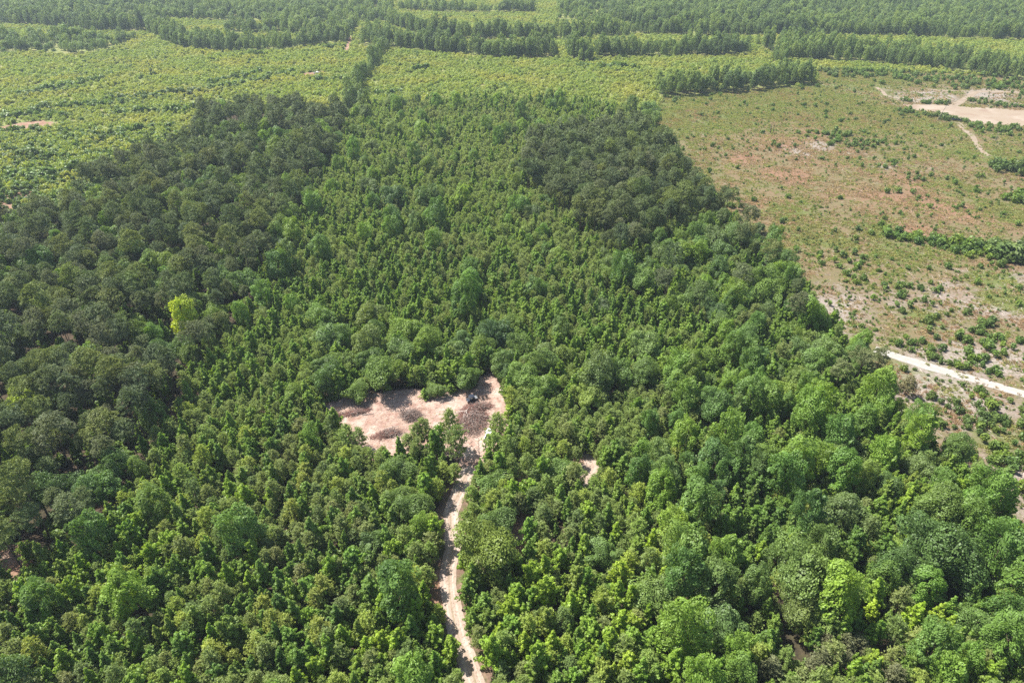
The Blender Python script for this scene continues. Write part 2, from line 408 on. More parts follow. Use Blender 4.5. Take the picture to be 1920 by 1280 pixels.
RMID = gpoly([(1120, 440, 10), (1260, 410, 10), (1440, 400, 12), (1500, 480, 12), (1560, 555, 12), (1660, 650, 12), (1690, 700, 8), (1560, 690, 8), (1420, 600, 8), (1250, 560, 8), (1130, 500, 8)])
OAKB = gpoly([(560, 640, 10), (600, 600, 10), (700, 590, 10), (830, 600, 10), (960, 610, 10), (1080, 640, 10), (1230, 640, 10), (1270, 700, 8), (1180, 740, 6), (950, 735, 4), (900, 700, 2), (740, 735, 2), (620, 745, 2), (600, 720, 4)])
PINEC = gpoly([(950, 725, 6), (1240, 720, 6), (1260, 830, 5), (1100, 860, 4), (960, 830, 2)])
BRIGHT = gpoly([(1270, 640, 10), (1420, 600, 10), (1560, 690, 10), (1690, 700, 10), (1760, 735, 10), (1850, 840, 8), (1990, 960, 8), (2500, 1200, 8), (2500, 1800, 8), (1330, 1800, 8), (1230, 1000, 8), (1180, 900, 8), (1200, 760, 8)])
YELLZ = gpoly([(880, 1110, 5), (1020, 1060, 5), (1250, 1080, 5), (1330, 1500, 5), (920, 1500, 5)])
BRPINE = gpoly([(1440, 1215, 6), (1520, 1180, 6), (1700, 1200, 6), (1760, 1300, 6), (1740, 1450, 4), (1400, 1450, 4)])
# beyond: tree lines (base line seen, depth in m)
ROWS = [  # (points of the near base edge, depth m, kind)
    ([(-200, 22), (0, 31), (60, 36), (120, 38), (200, 30), (280, 36), (400, 40), (560, 43), (735, 45)], 900, 'farwood'),
    ([(1150, 44), (1300, 56), (1500, 58)], 14, 'tallwood'),
    ([(745, 22), (860, 26), (1000, 24)], 25, 'farwood'),
    ([(-200, 40), (0, 46), (100, 52), (180, 60), (280, 60), (300, 75), (335, 90), (400, 99), (470, 97), (525, 96), (600, 86), (650, 80)], 45, 'tallwood'),
    ([(-200, 95), (0, 103), (60, 98), (140, 106), (200, 96)], 70, 'farwood'),
    ([(420, 66), (520, 64), (600, 66), (660, 62)], 40, 'farwood'),
    ([(668, 88), (690, 92), (715, 90)], 90, 'farwood'),
    ([(728, 47), (800, 70), (870, 76), (960, 77), (1060, 76), (1130, 70), (1180, 72)], 30, 'tallwood'),
    ([(1160, 66), (1260, 68), (1310, 70), (1400, 70), (1500, 66), (1620, 70), (1700, 70), (1800, 75), (1920, 77), (2200, 84)], 40, 'tallwood'),
    ([(1045, 38), (1130, 44), (1280, 42), (1400, 42), (1500, 40), (2200, 48)], 2000, 'farwood'),
    ([(1500, 50), (1920, 74), (2300, 84)], 500, 'farwood'),
    ([(716, 90), (800, 98), (880, 106), (960, 112), (1045, 110)], 26, 'tallwood'),
    ([(1068, 110), (1092, 118), (1112, 114)], 22, 'tallwood'),
    ([(1120, 110), (1220, 109), (1350, 106), (1410, 104)], 30, 'tallwood'),
    ([(1465, 112), (1540, 115), (1640, 120), (1700, 126), (1760, 130), (1830, 140), (1920, 153), (2200, 190)], 75, 'tallwood'),
    ([(1236, 182), (1300, 181), (1380, 173), (1450, 166), (1526, 158)], 20, 'tallwood'),
    ([(1455, 118), (1478, 122)], 14, 'tallwood'),
]
VROW = ([gp(*p) for p in [(722, 90), (700, 122), (672, 165), (660, 195), (655, 215)]], 6)
WIND = [[(0, 222), (60, 217), (132, 222)], [(28, 248), (72, 244)], [(440, 150), (500, 146), (560, 138)], [(590, 152), (650, 150)], [(380, 170), (470, 158), (510, 150)], [(190, 190), (260, 186), (330, 176), (375, 176)],
        [(0, 338), (90, 330), (150, 318)], [(200, 262), (255, 245), (330, 240)], [(470, 105), (495, 106)], [(395, 160), (460, 145), (490, 136)], [(700, 180), (760, 175)], [(0, 290), (120, 300)], [(610, 92), (650, 88)],
        [(770, 135), (800, 130)], [(1080, 125), (1200, 130)], [(30, 180), (200, 150)], [(210, 215), (330, 210), (420, 200)], [(60, 205), (190, 200), (300, 185)]]
WIND = [[gp(*p) for p in l] for l in WIND]
# bare gaps among the trees: (x, y, radius m)
GAPS = [(735, 503, 5.0), (880, 672, 2.5), (886, 690, 2.5), (878, 655, 2.0), (1096, 885, 3.3), (1088, 902, 3.2), (1100, 872, 2.8), (985, 890, 2.9), (975, 925, 2.6), (985, 985, 2.8), (978, 1005, 3.0), (970, 1030, 2.2), (10, 1045, 2.4), (35, 1055, 1.8), (22, 1065, 1.8),
        (820, 620, 1.8), (812, 592, 1.8), (1600, 1215, 1.4), (1640, 1235, 1.5), (1075, 860, 2), (1140, 745, 2), (1360, 1040, 1.5), (870, 1020, 2.2), (875, 1000, 1.8), (820, 1130, 1.6), (815, 1090, 1.6), (992, 868, 1.6)]
GAPS = [(*gp(a, b), r) for a, b, r in GAPS]
FARBARE = [([(552, 141), (580, 136), (608, 133), (606, 140), (575, 144)],), ([(645, 92), (652, 76), (657, 68), (660, 70), (657, 90), (650, 97)],), ([(0, 238), (30, 232), (80, 226), (104, 230), (98, 240), (60, 243), (20, 250), (0, 250)],), ([(700, 176), (712, 173), (716, 178), (704, 180)],), ([(640, 97), (655, 93), (652, 99), (630, 101)],), ([(-60, 372), (20, 358), (75, 352), (80, 372), (20, 392), (-60, 400)],)]
FARBARE = [gpoly(b[0]) for b in FARBARE]

# ------------------------------------------------------------------ ground sheets
def noise_node(ns, L, vec, scale, det=4, rough=.55, lo=.35, hi=.65):
    n = ns.new('ShaderNodeTexNoise'); n.inputs['Scale'].default_value = scale; n.inputs['Detail'].default_value = det; n.inputs['Roughness'].default_value = rough
    L.new(vec, n.inputs['Vector']); return maprange(ns, L, n.outputs[0], lo, hi)
def ground_mat(name, layers, bump=.3, bscale=2., rough=.95, k=.55):
    """layers: (colour, factor source) applied in turn; source = (scale, lo, hi) noise, or 'attr', or None"""
    m, ns, L = new_mat(name)
    g = ns.new('ShaderNodeNewGeometry'); vec = g.outputs['Position']; c = None
    for col, src in layers:
        col = tuple(v*k for v in col)
        if src is None: c = col; continue
        if isinstance(src, tuple) and isinstance(src[0], str):
            at = ns.new('ShaderNodeAttribute'); at.attribute_name = src[0]
            nf = noise_node(ns, L, vec, src[1], 4, .65, .0, 1.)
            ad = N(ns, 'ShaderNodeMath', operation='ADD'); L.new(at.outputs['Fac'], ad.inputs[0]); L.new(nf, ad.inputs[1])
            f = maprange(ns, L, ad.outputs[0], src[2], src[3])
        else: f = noise_node(ns, L, vec, src[0], 5, .6, src[1], src[2])
        c = mixc(ns, L, f, c, col)
    p = ns.new('ShaderNodeBsdfPrincipled'); p.inputs['Roughness'].default_value = rough; p.inputs['Specular IOR Level'].default_value = .1
    L.new(c, p.inputs['Base Color'])
    nb = ns.new('ShaderNodeTexNoise'); nb.inputs['Scale'].default_value = bscale; nb.inputs['Detail'].default_value = 6; L.new(vec, nb.inputs['Vector'])
    b = ns.new('ShaderNodeBump'); b.inputs['Strength'].default_value = bump; b.inputs['Distance'].default_value = .3; L.new(nb.outputs[0], b.inputs['Height']); L.new(b.outputs[0], p.inputs['Normal'])
    out = ns.new('ShaderNodeOutputMaterial'); L.new(p.outputs[0], out.inputs[0])
    return m
def grid_sheet(name, poly, cell, z, mat, attrf=None, zf=None, rag=1.0):
    lo = poly.min(0)-cell*2; hi = poly.max(0)+cell*2
    nx = int((hi[0]-lo[0])/cell)+1; ny = int((hi[1]-lo[1])/cell)+1
    xs = lo[0]+np.arange(nx+1)*cell; ys = lo[1]+np.arange(ny+1)*cell
    X, Y = np.meshgrid(xs, ys); X = X+rng.uniform(-.3, .3, X.shape)*cell; Y = Y+rng.uniform(-.3, .3, Y.shape)*cell
    P = np.stack([X.ravel(), Y.ravel()], 1)
    C = (P.reshape(ny+1, nx+1, 2)[:-1, :-1]+P.reshape(ny+1, nx+1, 2)[1:, 1:])/2
    Cf = C.reshape(-1, 2); j = (np.stack([fbm(Cf[:, 0], Cf[:, 1], rag*6, 5), fbm(Cf[:, 0], Cf[:, 1], rag*6, 15)], 1)-.5)*rag*5
    keep = inside(Cf+j, poly)
    ii = np.arange((nx+1)*(ny+1)).reshape(ny+1, nx+1)
    Fc = np.stack([ii[:-1, :-1], ii[:-1, 1:], ii[1:, 1:], ii[1:, :-1]], -1).reshape(-1, 4)[keep]
    used, inv = np.unique(Fc.ravel(), return_inverse=True)
    P = P[used]; Fc = inv.reshape(-1, 4)
    Z = np.full(len(P), z)
    if zf is not None: Z = Z+zf(P)
    at = {k: ('POINT', f(P)) for k, f in (attrf or {}).items()}
    me = mesh_np(name, np.column_stack([P, Z]), Fc, [mat], at, smooth=True)
    return tag(obj(name, me), kind='structure')
def ribbon(name, line, width, z, mat, sub=1.2):
    pts = [Vector((*p[:2], 0)) for p in line]; out = []
    for i in range(len(pts)-1):
        p0, p1, p2, p3 = pts[max(i-1, 0)], pts[i], pts[i+1], pts[min(i+2, len(pts)-1)]
        n = max(2, int((p2-p1).length/sub))
        for k in range(n):
            t = k/n; out.append(.5*((2*p1)+(p2-p0)*t+(2*p0-5*p1+4*p2-p3)*t*t+(3*p1-p0-3*p2+p3)*t**3))
    out.append(pts[-1]); n = len(out); V = []; U = []; s = 0
    K = 16
    for i, p in enumerate(out):
        d = (out[min(i+1, n-1)]-out[max(i-1, 0)]).normalized(); nn = Vector((-d.y, d.x, 0))
        wl = width/2*(.62+.9*float(fbm(s, 3.3, 5, 21))); wr = width/2*(.62+.9*float(fbm(s, 9.3, 5, 27)))
        for k in range(K+1):
            u = k/K*2-1; q = p+nn*(u*(wr if u > 0 else wl)); V.append((q.x, q.y, z-.03*(abs(u) > .95)-.025*math.exp(-((abs(u)-.45)/.14)**2))); U.append(u)
        if i < n-1: s += (out[i+1]-p).length
    Fc = [(i*(K+1)+k, i*(K+1)+k+1, (i+1)*(K+1)+k+1, (i+1)*(K+1)+k) for i in range(n-1) for k in range(K)]
    me = mesh_np(name, V, Fc, [mat], {'u': ('POINT', U), 'mid': ('POINT', np.exp(-(np.array(U)/.2)**2)), 'rut': ('POINT', np.exp(-((np.abs(U)-.5)/.2)**2))}, smooth=True)
    return tag(obj(name, me), kind='structure')

G_FOREST = ground_mat('forest_floor', [((.085, .060, .038), None), ((.16, .105, .075), (.35, .45, .7)), ((.070, .062, .032), (.12, .42, .62)), ((.04, .032, .022), (1.1, .42, .62))], .5, 1.2, k=.8)
me = mesh_np('ground', [(-9000, -4000, 0), (9000, -4000, 0), (9000, 12000, 0), (-9000, 12000, 0)], [(0, 1, 2, 3)], [G_FOREST])
tag(obj('ground', me), kind='structure')
# grassy floor of the young plantation
G_PLANT = ground_mat('plantation_floor', [((.17, .185, .055), None), ((.22, .19, .085), (.05, .5, .65)), ((.10, .13, .045), (.3, .45, .65)), ((.24, .16, .10), (.12, .66, .76))], .6, .8, k=1.)
PLANT = gpoly([(-900, -60), (-900, 480), (-260, 470), (60, 420), (110, 395), (170, 345), (290, 300), (395, 290), (352, 250), (372, 225), (430, 215), (600, 215), (640, 225), (700, 200), (900, 195), (1100, 200), (1200, 235), (1250, 192), (1535, 162), (1535, 130), (1640, 134), (1920, 152), (2800, 220), (2800, -60)])
grid_sheet('meadow', PLANT, 12., .012, G_PLANT, rag=2.)
# clearcut field with its own colours
def fpx(P): return px(P[:, 0], P[:, 1])
def blob(P, pts, r):     # soft patches given as photo points
    d = np.full(len(P), 9e9)
    for q in pts: d = np.minimum(d, np.hypot(P[:, 0]-gp(q[0], q[1])[0], P[:, 1]-gp(q[0], q[1])[1])/(q[2] if len(q) > 2 else r))
    return np.clip(1.4-d, 0, 1)
def a_green(P):
    x, y, f = fpx(P)
    top = np.clip((262-y)/50, 0, 1)*np.clip((1720-x)/120, 0, 1)
    band = blob(P, [(1760, 240, 18), (1850, 285, 25), (1700, 470, 12), (1650, 430, 12), (1500, 440, 12), (1440, 460, 8), (1780, 470, 10), (1860, 520, 10), (1480, 395, 10), (1740, 600, 9), (1560, 450, 9), (1890, 560, 10), (1680, 215, 22), (1600, 240, 20), (1880, 830, 10), (1600, 300, 14), (1780, 350, 12), (1900, 400, 14)], 20)
    return np.clip(top*1.0+band*.8+(fbm(P[:, 0], P[:, 1], 34, 3)-.5)*1.3, 0, 1)
def a_red(P):
    return np.clip(blob(P, [(1460, 270, 22), (1530, 250, 25), (1560, 300, 30), (1690, 330, 24), (1740, 360, 20), (1400, 300, 15), (1640, 380, 28), (1800, 400, 22), (1480, 330, 20), (1560, 370, 20), (1430, 380, 10), (1880, 420, 18), (1700, 420, 16)], 20)+(fbm(P[:, 0], P[:, 1], 26, 8)-.55)*1.5, 0, 1)
def a_pale(P):
    x, y, f = fpx(P)
    low = np.clip((y-440)/90, 0, 1)*.85
    return np.clip(low+blob(P, [(1560, 162, 16), (1600, 172, 14), (1640, 182, 12), (1545, 158, 12), (1480, 285, 14), (1540, 275, 14), (1600, 290, 12), (1700, 185, 20), (1760, 180, 25), (1860, 180, 35), (1680, 170, 18), (1650, 310, 10)], 14)+(fbm(P[:, 0], P[:, 1], 18, 12)-.52)*1.4, 0, 1)
G_FIELD = ground_mat('clearcut_soil', [((.235, .205, .10), None), ((.29, .195, .115), (.09, .4, .65)), ((.35, .195, .125), ('red', .25, 1.0, 1.4)), ((.36, .285, .235), ('pale', .5, 1.1, 1.45)), ((.50, .44, .38), ('pale', 1.7, 1.42, 1.6)),
                                       ((.185, .215, .065), ('green', .35, .80, 1.15)), ((.15, .165, .055), (.9, .50, .68)), ((.20, .13, .08), (2.2, .6, .75))], .9, .9)
grid_sheet('field', FIELD, 3.2, .030, G_FIELD, {'green': a_green, 'red': a_red, 'pale': a_pale}, rag=1.2)
G_SAND = ground_mat('sand', [((.46, .36, .26), None), ((.54, .44, .34), (.04, .45, .6)), ((.40, .28, .20), (.09, .5, .7))], .2, 1., k=.52)
grid_sheet('bare_field', SAND, 2.5, .055, G_SAND, rag=.6)
G_CLEAR = ground_mat('clearing_soil', [((.47, .33, .26), None), ((.56, .42, .34), (.10, .45, .6)), ((.36, .21, .16), (.45, .48, .64)), ((.62, .51, .42), ('white', .5, 1.15, 1.6)), ((.34, .25, .15), (1.2, .56, .68)), ((.30, .17, .12), (4., .58, .7)), ((.68, .56, .46), (2.2, .6, .74))], .9, 1.6, k=.64)
def c_white(P):
    return np.clip(blob(P, [(840, 775, 5), (855, 760, 5), (830, 800, 5), (920, 790, 4.5), (905, 830, 4), (640, 790, 3), (700, 808, 3.5), (670, 795, 3), (930, 760, 3), (880, 850, 3.5), (935, 735, 3)], 4)*.9, 0, 1)
def c_bump(P):
    return (fbm(P[:, 0], P[:, 1], 5, 2)-.5)*.35+(rng.random(len(P))-.5)*.06+.14
grid_sheet('clearing', CLEARING, .45, .04, G_CLEAR, {'white': c_white}, c_bump, rag=.5)
G_TRACK = ground_mat('track_dirt', [((.48, .36, .28), None), ((.60, .48, .39), (.25, .42, .62)), ((.32, .25, .15), ('mid', .7, 1.1, 1.7)), ((.66, .55, .46), ('rut', .5, 1.1, 1.6)), ((.34, .23, .17), (2., .54, .68))], .7, 2., k=.62)
ribbon('dirt_track', TRACK, 3.4, .16, G_TRACK)
G_VERGE = ground_mat('verge_litter', [((.26, .17, .12), None), ((.38, .26, .18), (.5, .45, .62)), ((.15, .16, .06), (.35, .5, .65)), ((.17, .10, .075), (2., .55, .7))], .8, 2.)
ribbon('track_verge', TRACK, 7.2, .09, G_VERGE)
G_ROAD = ground_mat('white_gravel', [((.72, .66, .57), None), ((.80, .75, .67), (.6, .4, .6)), ((.50, .44, .35), ('mid', .6, 1.2, 1.8)), ((.60, .52, .43), (2., .55, .7))], .3, 3., k=.41)
ribbon('gravel_road', [gp(*p) for p in [(1640, 655), (1690, 671), (1760, 693), (1840, 716), (1920, 738), (2050, 776), (2300, 850)]], 3.7, .10, G_ROAD)
G_TRAIL = ground_mat('trail_dirt', [((.44, .34, .24), None), ((.50, .40, .30), (.2, .45, .6))], .3, 2., k=.48)
ribbon('trail', [gp(*p) for p in [(1782, 200), (1800, 192), (1822, 178), (1838, 172), (1900, 173), (1960, 178)]], 4.4, .10, G_TRAIL, 4)
ribbon('trail', [gp(*p) for p in [(1838, 172), (1790, 171), (1740, 168)]], 2.8, .095, G_TRAIL, 4)
ribbon('trail', [gp(*p) for p in [(1797, 230), (1808, 243), (1825, 258), (1832, 272), (1845, 286), (1856, 293)]], 2.9, .09, G_TRAIL, 3)
ribbon('trail', [gp(*p) for p in [(1643, 164), (1655, 172), (1664, 181), (1700, 186)]], 2.6, .085, G_TRAIL, 3)
G_BARE = ground_mat('red_soil', [((.40, .23, .15), None), ((.50, .34, .25), (.15, .45, .62)), ((.24, .15, .09), (1., .5, .7))], .5, 1.5)
for b in FARBARE: grid_sheet('bare_patch', b, 1.8, .06, G_BARE, rag=.6)
for i, (x, y, r) in enumerate(GAPS):
    a = np.linspace(0, 2*np.pi, 14)[:-1]
    grid_sheet('bare_patch', np.stack([x+np.cos(a)*r*1.5, y+np.sin(a)*r*1.7], 1), .7, .05+.002*i, G_BARE if i not in (4, 5, 6) else G_TRACK, rag=.4)

# ------------------------------------------------------------------ placing the trees
class Hash:
    def __init__(s, c=6.): s.c = c; s.d = {}
    def near(s, x, y, r, f):
        cx, cy = int(x//s.c), int(y//s.c)
        for i in (-1, 0, 1):
            for j in (-1, 0, 1):
                for (a, b, q) in s.d.get((cx+i, cy+j), ()):
                    t = (q+r)*f
                    if (a-x)**2+(b-y)**2 < t*t: return True
        return False
    def add(s, x, y, r): s.d.setdefault((int(x//s.c), int(y//s.c)), []).append((x, y, r))
H = Hash(9.)
T = []     # (kind, x, y, scale, heightscale, zone)
def fill(region, zone, specs, exclude, far=520, near=12):
    """specs: (kind, spacing, probability, packing)"""
    lo, hi = region.min(0), region.max(0)
    lo[1] = max(lo[1], near); hi[1] = min(hi[1], far)
    for kind, sp, pr, pack in specs:
        R = KIND[kind][1]
        nx, ny = int((hi[0]-lo[0])/sp)+1, int((hi[1]-lo[1])/sp)+1
        X, Y = np.meshgrid(np.arange(nx), np.arange(ny)); X = X+.5*(Y % 2)
        P = np.stack([lo[0]+X.ravel()*sp, lo[1]+Y.ravel()*sp], 1)+rng.uniform(-.42, .42, (X.size, 2))*sp
        P = P[inside(P, region)]
        x, y, f = px(P[:, 0], P[:, 1]); P = P[(x > -420) & (x < 2340) & (y < 1850)]
        P = P[exclude(P)]
        nz = vnoise(P[:, 0], P[:, 1], 22, hash(kind) % 7 if False else len(kind))
        P = P[rng.random(len(P)) < pr*(.45+1.1*nz)]
        for p in P:
            s = rng.uniform(.62, 1.28); r = R*s
            if H.near(p[0], p[1], r, pack): continue
            H.add(p[0], p[1], r); T.append([kind, p[0], p[1], s, s*rng.uniform(.9, 1.12), zone])
track_np = np.array(TRACK)
road_line = [gp(*p) for p in [(1640, 655), (1690, 671), (1760, 693), (1840, 716), (1920, 738), (2050, 776), (2300, 850)]]
HOLLOW = [(*gp(a, b), r) for a, b, r in [(1490, 1225, 3.5), (1475, 1205, 3), (1600, 1170, 3.5), (1630, 1185, 3), (1760, 1135, 3.5), (1885, 1010, 3.5), (1180, 1125, 2.5), (1300, 880, 3), (1460, 820, 3.2), (1560, 850, 3), (1340, 1040, 2.5), (1250, 960, 2.5), (1690, 900, 3), (760, 1000, 2.5), (560, 1040, 2.2), (430, 900, 2.2), (640, 1130, 2.2), (840, 870, 2.5)]]
EDGE = np.concatenate([LEFTF[11:], LEFTF[-1:]])
def open_ok(P):
    ok = ~inside(P, CLEARING) & (dline(P, TRACK) > 3.1+.9*(P[:, 1] > 105)) & (dline(P, road_line) > 4)
    for x, y, r in GAPS+HOLLOW: ok &= np.hypot(P[:, 0]-x, P[:, 1]-y) > r
    return ok
def ok_in(P): return open_ok(P) & ~inside(P, FIELD)

# trees one can single out in the photograph: kind, x, y of the crown centre (at its height), scale, height scale, material, colour, label
SPECIAL = [
    ('oak', 912, 1040, 6.5, 1.40, 1.0, None, (1.05, .95, .8), 'big round dark green oak standing alone beside the bend of the dirt track'),
    ('poplar', 344, 592, 10, 1.0, 1.2, 'yellow', None, 'bright yellow tree glowing among the dark pines'),
    ('gum', 371, 614, 6, .8, 1.1, 'yellow', None, 'small yellow sapling just below the bright yellow tree'),
    ('oak', 1203, 655, 7, 1.12, 1.05, None, (1.3, 1.22, 1.3), 'large pale bluish green oak rising above the belt behind the clearing'),
    ('oak', 878, 697, 6, .84, .85, None, (.95, 1.0, .9), 'round oak casting shade over the dark utility vehicle'),
    ('oak', 817, 718, 4.5, .62, .7, None, None, 'small round tree at the clearing edge, two left of the vehicle oak'),
    ('gum', 795, 730, 3, .8, .55, None, (1.1, 1.1, .9), 'low bright tree at the clearing edge beside the small round tree'),
    ('oak', 712, 705, 6, 1.1, .95, None, (.95, 1.0, 1.0), 'wide dark oak over the shaded back edge of the clearing'),
    ('gum', 845, 722, 3, .75, .6, None, None, 'slender bright tree squeezed between two round oaks at the clearing'),
    ('oak', 668, 722, 5, .8, .75, None, (.9, .95, .95), 'dark oak at the far corner shade of the clearing'),
    ('oak', 1010, 690, 6, 1.15, .95, None, None, 'broad oak right of the path leading out of the clearing'),
    ('oak', 945, 672, 6, .95, .9, None, None, 'oak on the right bank of the orange path behind the clearing'),
    ('oak', 848, 655, 6, .9, .9, None, None, 'oak on the left bank of the orange path behind the clearing'),
    ('oak', 760, 660, 6, 1.1, .9, None, (1, 1, 1.1), 'broad oak in the second rank behind the clearing'),
    ('oak', 628, 640, 6, 1.25, .95, None, (1, 1.02, 1.15), 'very wide grey green oak left of the oak belt'),
    ('oak', 930, 975, 5.5, .98, .9, None, (1, 1.0, 1.0), 'broad oak directly behind the big round oak'),
    ('oak', 925, 905, 4.5, .82, .8, None, (1, 1.05, 1.05), 'round oak right of the track where it leaves the clearing'),
    ('oak', 1052, 875, 5, .92, .85, None, (.9, .95, .95), 'dark round oak left of the small bare glade'),
    ('oak', 775, 945, 5.5, 1.0, .9, None, (1.05, 1.05, 1.0), 'large round oak left of the track, darkest of that grove'),
    ('oak', 745, 925, 6, .85, .95, None, (1.25, 1.2, 1.1), 'pale topped oak touching the dark grove left of the track'),
    ('oak', 700, 1010, 5.5, .85, .85, None, None, 'oak in the thicket well left of the big round oak'),
    ('oak', 740, 880, 5.5, .9, .85, None, (1, 1, 1.05), 'oak left of the track just in front of the clearing'),
    ('gum', 1222, 1008, 6, 1.15, 1.0, None, (1.5, 1.35, .8), 'vivid yellow green tree standing out in the darker broadleaf wood'),
    ('oak', 1228, 1112, 6, 1.0, .85, None, (1.1, 1.1, 1.2), 'pale grey green round tree below the vivid yellow green tree'),
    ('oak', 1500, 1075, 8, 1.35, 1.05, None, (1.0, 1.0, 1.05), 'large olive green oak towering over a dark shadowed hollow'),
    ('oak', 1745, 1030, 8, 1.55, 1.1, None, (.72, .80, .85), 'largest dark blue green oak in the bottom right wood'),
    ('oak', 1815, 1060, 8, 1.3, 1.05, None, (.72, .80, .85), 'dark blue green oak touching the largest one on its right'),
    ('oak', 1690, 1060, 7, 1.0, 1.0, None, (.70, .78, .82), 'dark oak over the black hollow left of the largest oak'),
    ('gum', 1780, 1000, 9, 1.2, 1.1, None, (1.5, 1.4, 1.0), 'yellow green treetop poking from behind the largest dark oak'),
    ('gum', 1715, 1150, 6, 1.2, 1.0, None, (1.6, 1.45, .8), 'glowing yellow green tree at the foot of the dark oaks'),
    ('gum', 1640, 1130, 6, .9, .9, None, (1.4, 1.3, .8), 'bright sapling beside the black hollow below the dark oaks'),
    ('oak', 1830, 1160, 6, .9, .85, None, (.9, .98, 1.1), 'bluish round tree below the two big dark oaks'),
    ('oak', 1490, 1140, 5.5, .95, .95, None, (1.1, .95, .95), 'dull brownish green oak below the towering olive oak'),
    ('oak', 1350, 1180, 5.5, 1.1, .85, None, (1.0, 1.02, 1.1), 'wide grey green oak left of the shadowed hollow'),
    ('oak', 1130, 1035, 5, .85, .85, None, (.9, .95, .95), 'dark round tree in the pine scrub right of the round oak'),
    ('oak', 1100, 740, 6, .95, .9, None, (1.5, 1.35, 1.1), 'pale olive oak among pines right of the clearing'),
    ('oak', 1335, 760, 9, 1.1, 1.15, None, (.9, 1, .9), 'oak at the head of the bright broadleaf wood'),
    ('poplar', 1510, 780, 9, 1.2, 1.1, None, (1.05, 1.1, 1), 'tall bright broadleaf tree right of centre in the right hand wood'),
    ('poplar', 1640, 735, 9, 1.2, 1.1, None, (1.1, 1.1, 1), 'tall bright broadleaf tree below the pines at the gravel road'),
    ('mpine', 1655, 665, 10, .95, .85, None, (1.15, 1.05, 1.0), 'olive pine overhanging the end of the white gravel road'),
    ('mpine', 1620, 672, 10, 1.0, .85, None, (1.1, 1.0, 1.0), 'olive pine second back from the white gravel road'),
    ('mpine', 1580, 690, 10, .95, .8, None, (1.1, 1.0, 1.0), 'rounded brownish pine behind the road end pines'),
    ('mpine', 1640, 700, 8, .7, .65, None, (1.2, 1.1, 1), 'smaller pine standing in front of the gravel road end'),
    ('ypine', 1708, 708, 6, 1.2, .9, 'brownneedle', (1.3, 1.2, 1.2), 'thin brown pine in front of the white gravel road'),
    ('mpine', 1380, 345, 12, .8, .85, None, None, 'old pine on the field edge, upper of the leaning pair'),
    ('mpine', 1398, 375, 11, .75, .8, None, (1.05, 1, 1.05), 'old pine on the field edge, lower of the leaning pair'),
    ('mpine', 1355, 355, 12, .8, .85, None, None, 'old pine just inside the leaning pair at the field edge'),
    ('oak', 1428, 405, 8, .62, .75, None, (.75, .75, .9), 'dark round tree standing last at the field corner'),
    ('mpine', 1392, 412, 9, .8, .7, None, (1.1, 1, 1.1), 'greyish pine beside the dark round tree at the field corner'),
    ('oak', 1290, 292, 9, .8, .9, None, (1.0, .85, .85), 'brown tinted tree at the rim of the dark pine block'),
    ('oak', 420, 515, 10, 1.15, 1.1, None, (1.0, 1.02, 1.15), 'bluish grey oak at the brink of the tall wood above the yellow tree'),
    ('oak', 345, 640, 9, 1.0, 1.1, None, (.85, .90, 1.0), 'bluish dark oak directly below the bright yellow tree'),
    ('oak', 300, 660, 9, 1.0, 1.1, None, (.85, .90, 1.0), 'bluish dark oak down left of the bright yellow tree'),
    ('oak', 180, 905, 8, 1.05, 1.0, None, (.9, 1.05, 1.2), 'rounded blue green oak at the lower brink of the tall wood'),
    ('oak', 40, 745, 9, 1.0, 1.1, None, (1.7, 1.5, .7), 'lime green treetop at the photo edge in the tall wood'),
    ('ypine', 782, 812, 5, 1.25, .95, None, None, 'first pine standing before the clearing, next to the low brush pile'),
    ('ypine', 800, 808, 5, 1.3, 1.0, None, None, 'second pine of the clump before the clearing'),
    ('ypine', 822, 822, 5, 1.2, 1.1, 'gum', (.9, 1.1, .9), 'bright green pine in the middle of the clump before the clearing'),
    ('ypine', 845, 812, 5, 1.5, 1.2, None, None, 'tallest pine of the clump before the clearing'),
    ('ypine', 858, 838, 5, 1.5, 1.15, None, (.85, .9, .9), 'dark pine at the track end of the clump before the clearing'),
    ('ypine', 765, 822, 4, 1.0, .8, None, None, 'pine at the brush pile end of the clump before the clearing'),
    ('ypine', 673, 820, 4, 1.1, .85, None, (.9, .95, .95), 'small dark pine at the near rim of the clearing'),
    ('ypine', 652, 812, 4, 1.1, .9, None, (.95, 1, 1), 'pine left of the small dark pine at the clearing rim'),
    ('ypine', 712, 845, 3.5, .9, .75, None, (.9, .95, .95), 'short pine in the notch at the near rim of the clearing'),
    ('ypine', 935, 812, 5, 1.6, 1.1, None, None, 'bushy pine screening the white pickup truck'),
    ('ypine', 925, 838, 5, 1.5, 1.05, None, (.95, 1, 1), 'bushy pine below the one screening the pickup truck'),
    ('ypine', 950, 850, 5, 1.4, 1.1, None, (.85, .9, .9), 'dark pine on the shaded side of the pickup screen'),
    ('gum', 955, 768, 4, .9, .8, None, (1.25, 1.2, .9), 'bright leafy tree on the right rim of the clearing'),
    ('ypine', 872, 985, 5.5, 1.3, 1.1, None, (.95, .95, .95), 'pine on the right bank of the track above the round oak'),
    ('ypine', 850, 885, 4, 1.1, .8, None, (1.1, 1.1, .9), 'short pine on the left bank where the track meets the clearing'),
    ('ypine', 1190, 880, 5, 1.2, 1.0, 'brownneedle', None, 'brown thinning pine in the young wood right of the glade'),
]
SPEC_T = []
for kd, x, y, h, s, hs, mt, cl, lb in SPECIAL:
    X, Y = gp(x, y, h); H.add(X, Y, KIND[kd][1]*s); SPEC_T.append((kd, X, Y, s, hs, mt, cl, lb))
YT = gp(344, 592, 10)
BAND = gpoly([(395, 238, 13), (620, 228, 13), (625, 250, 12), (500, 258, 12), (390, 262, 12)])
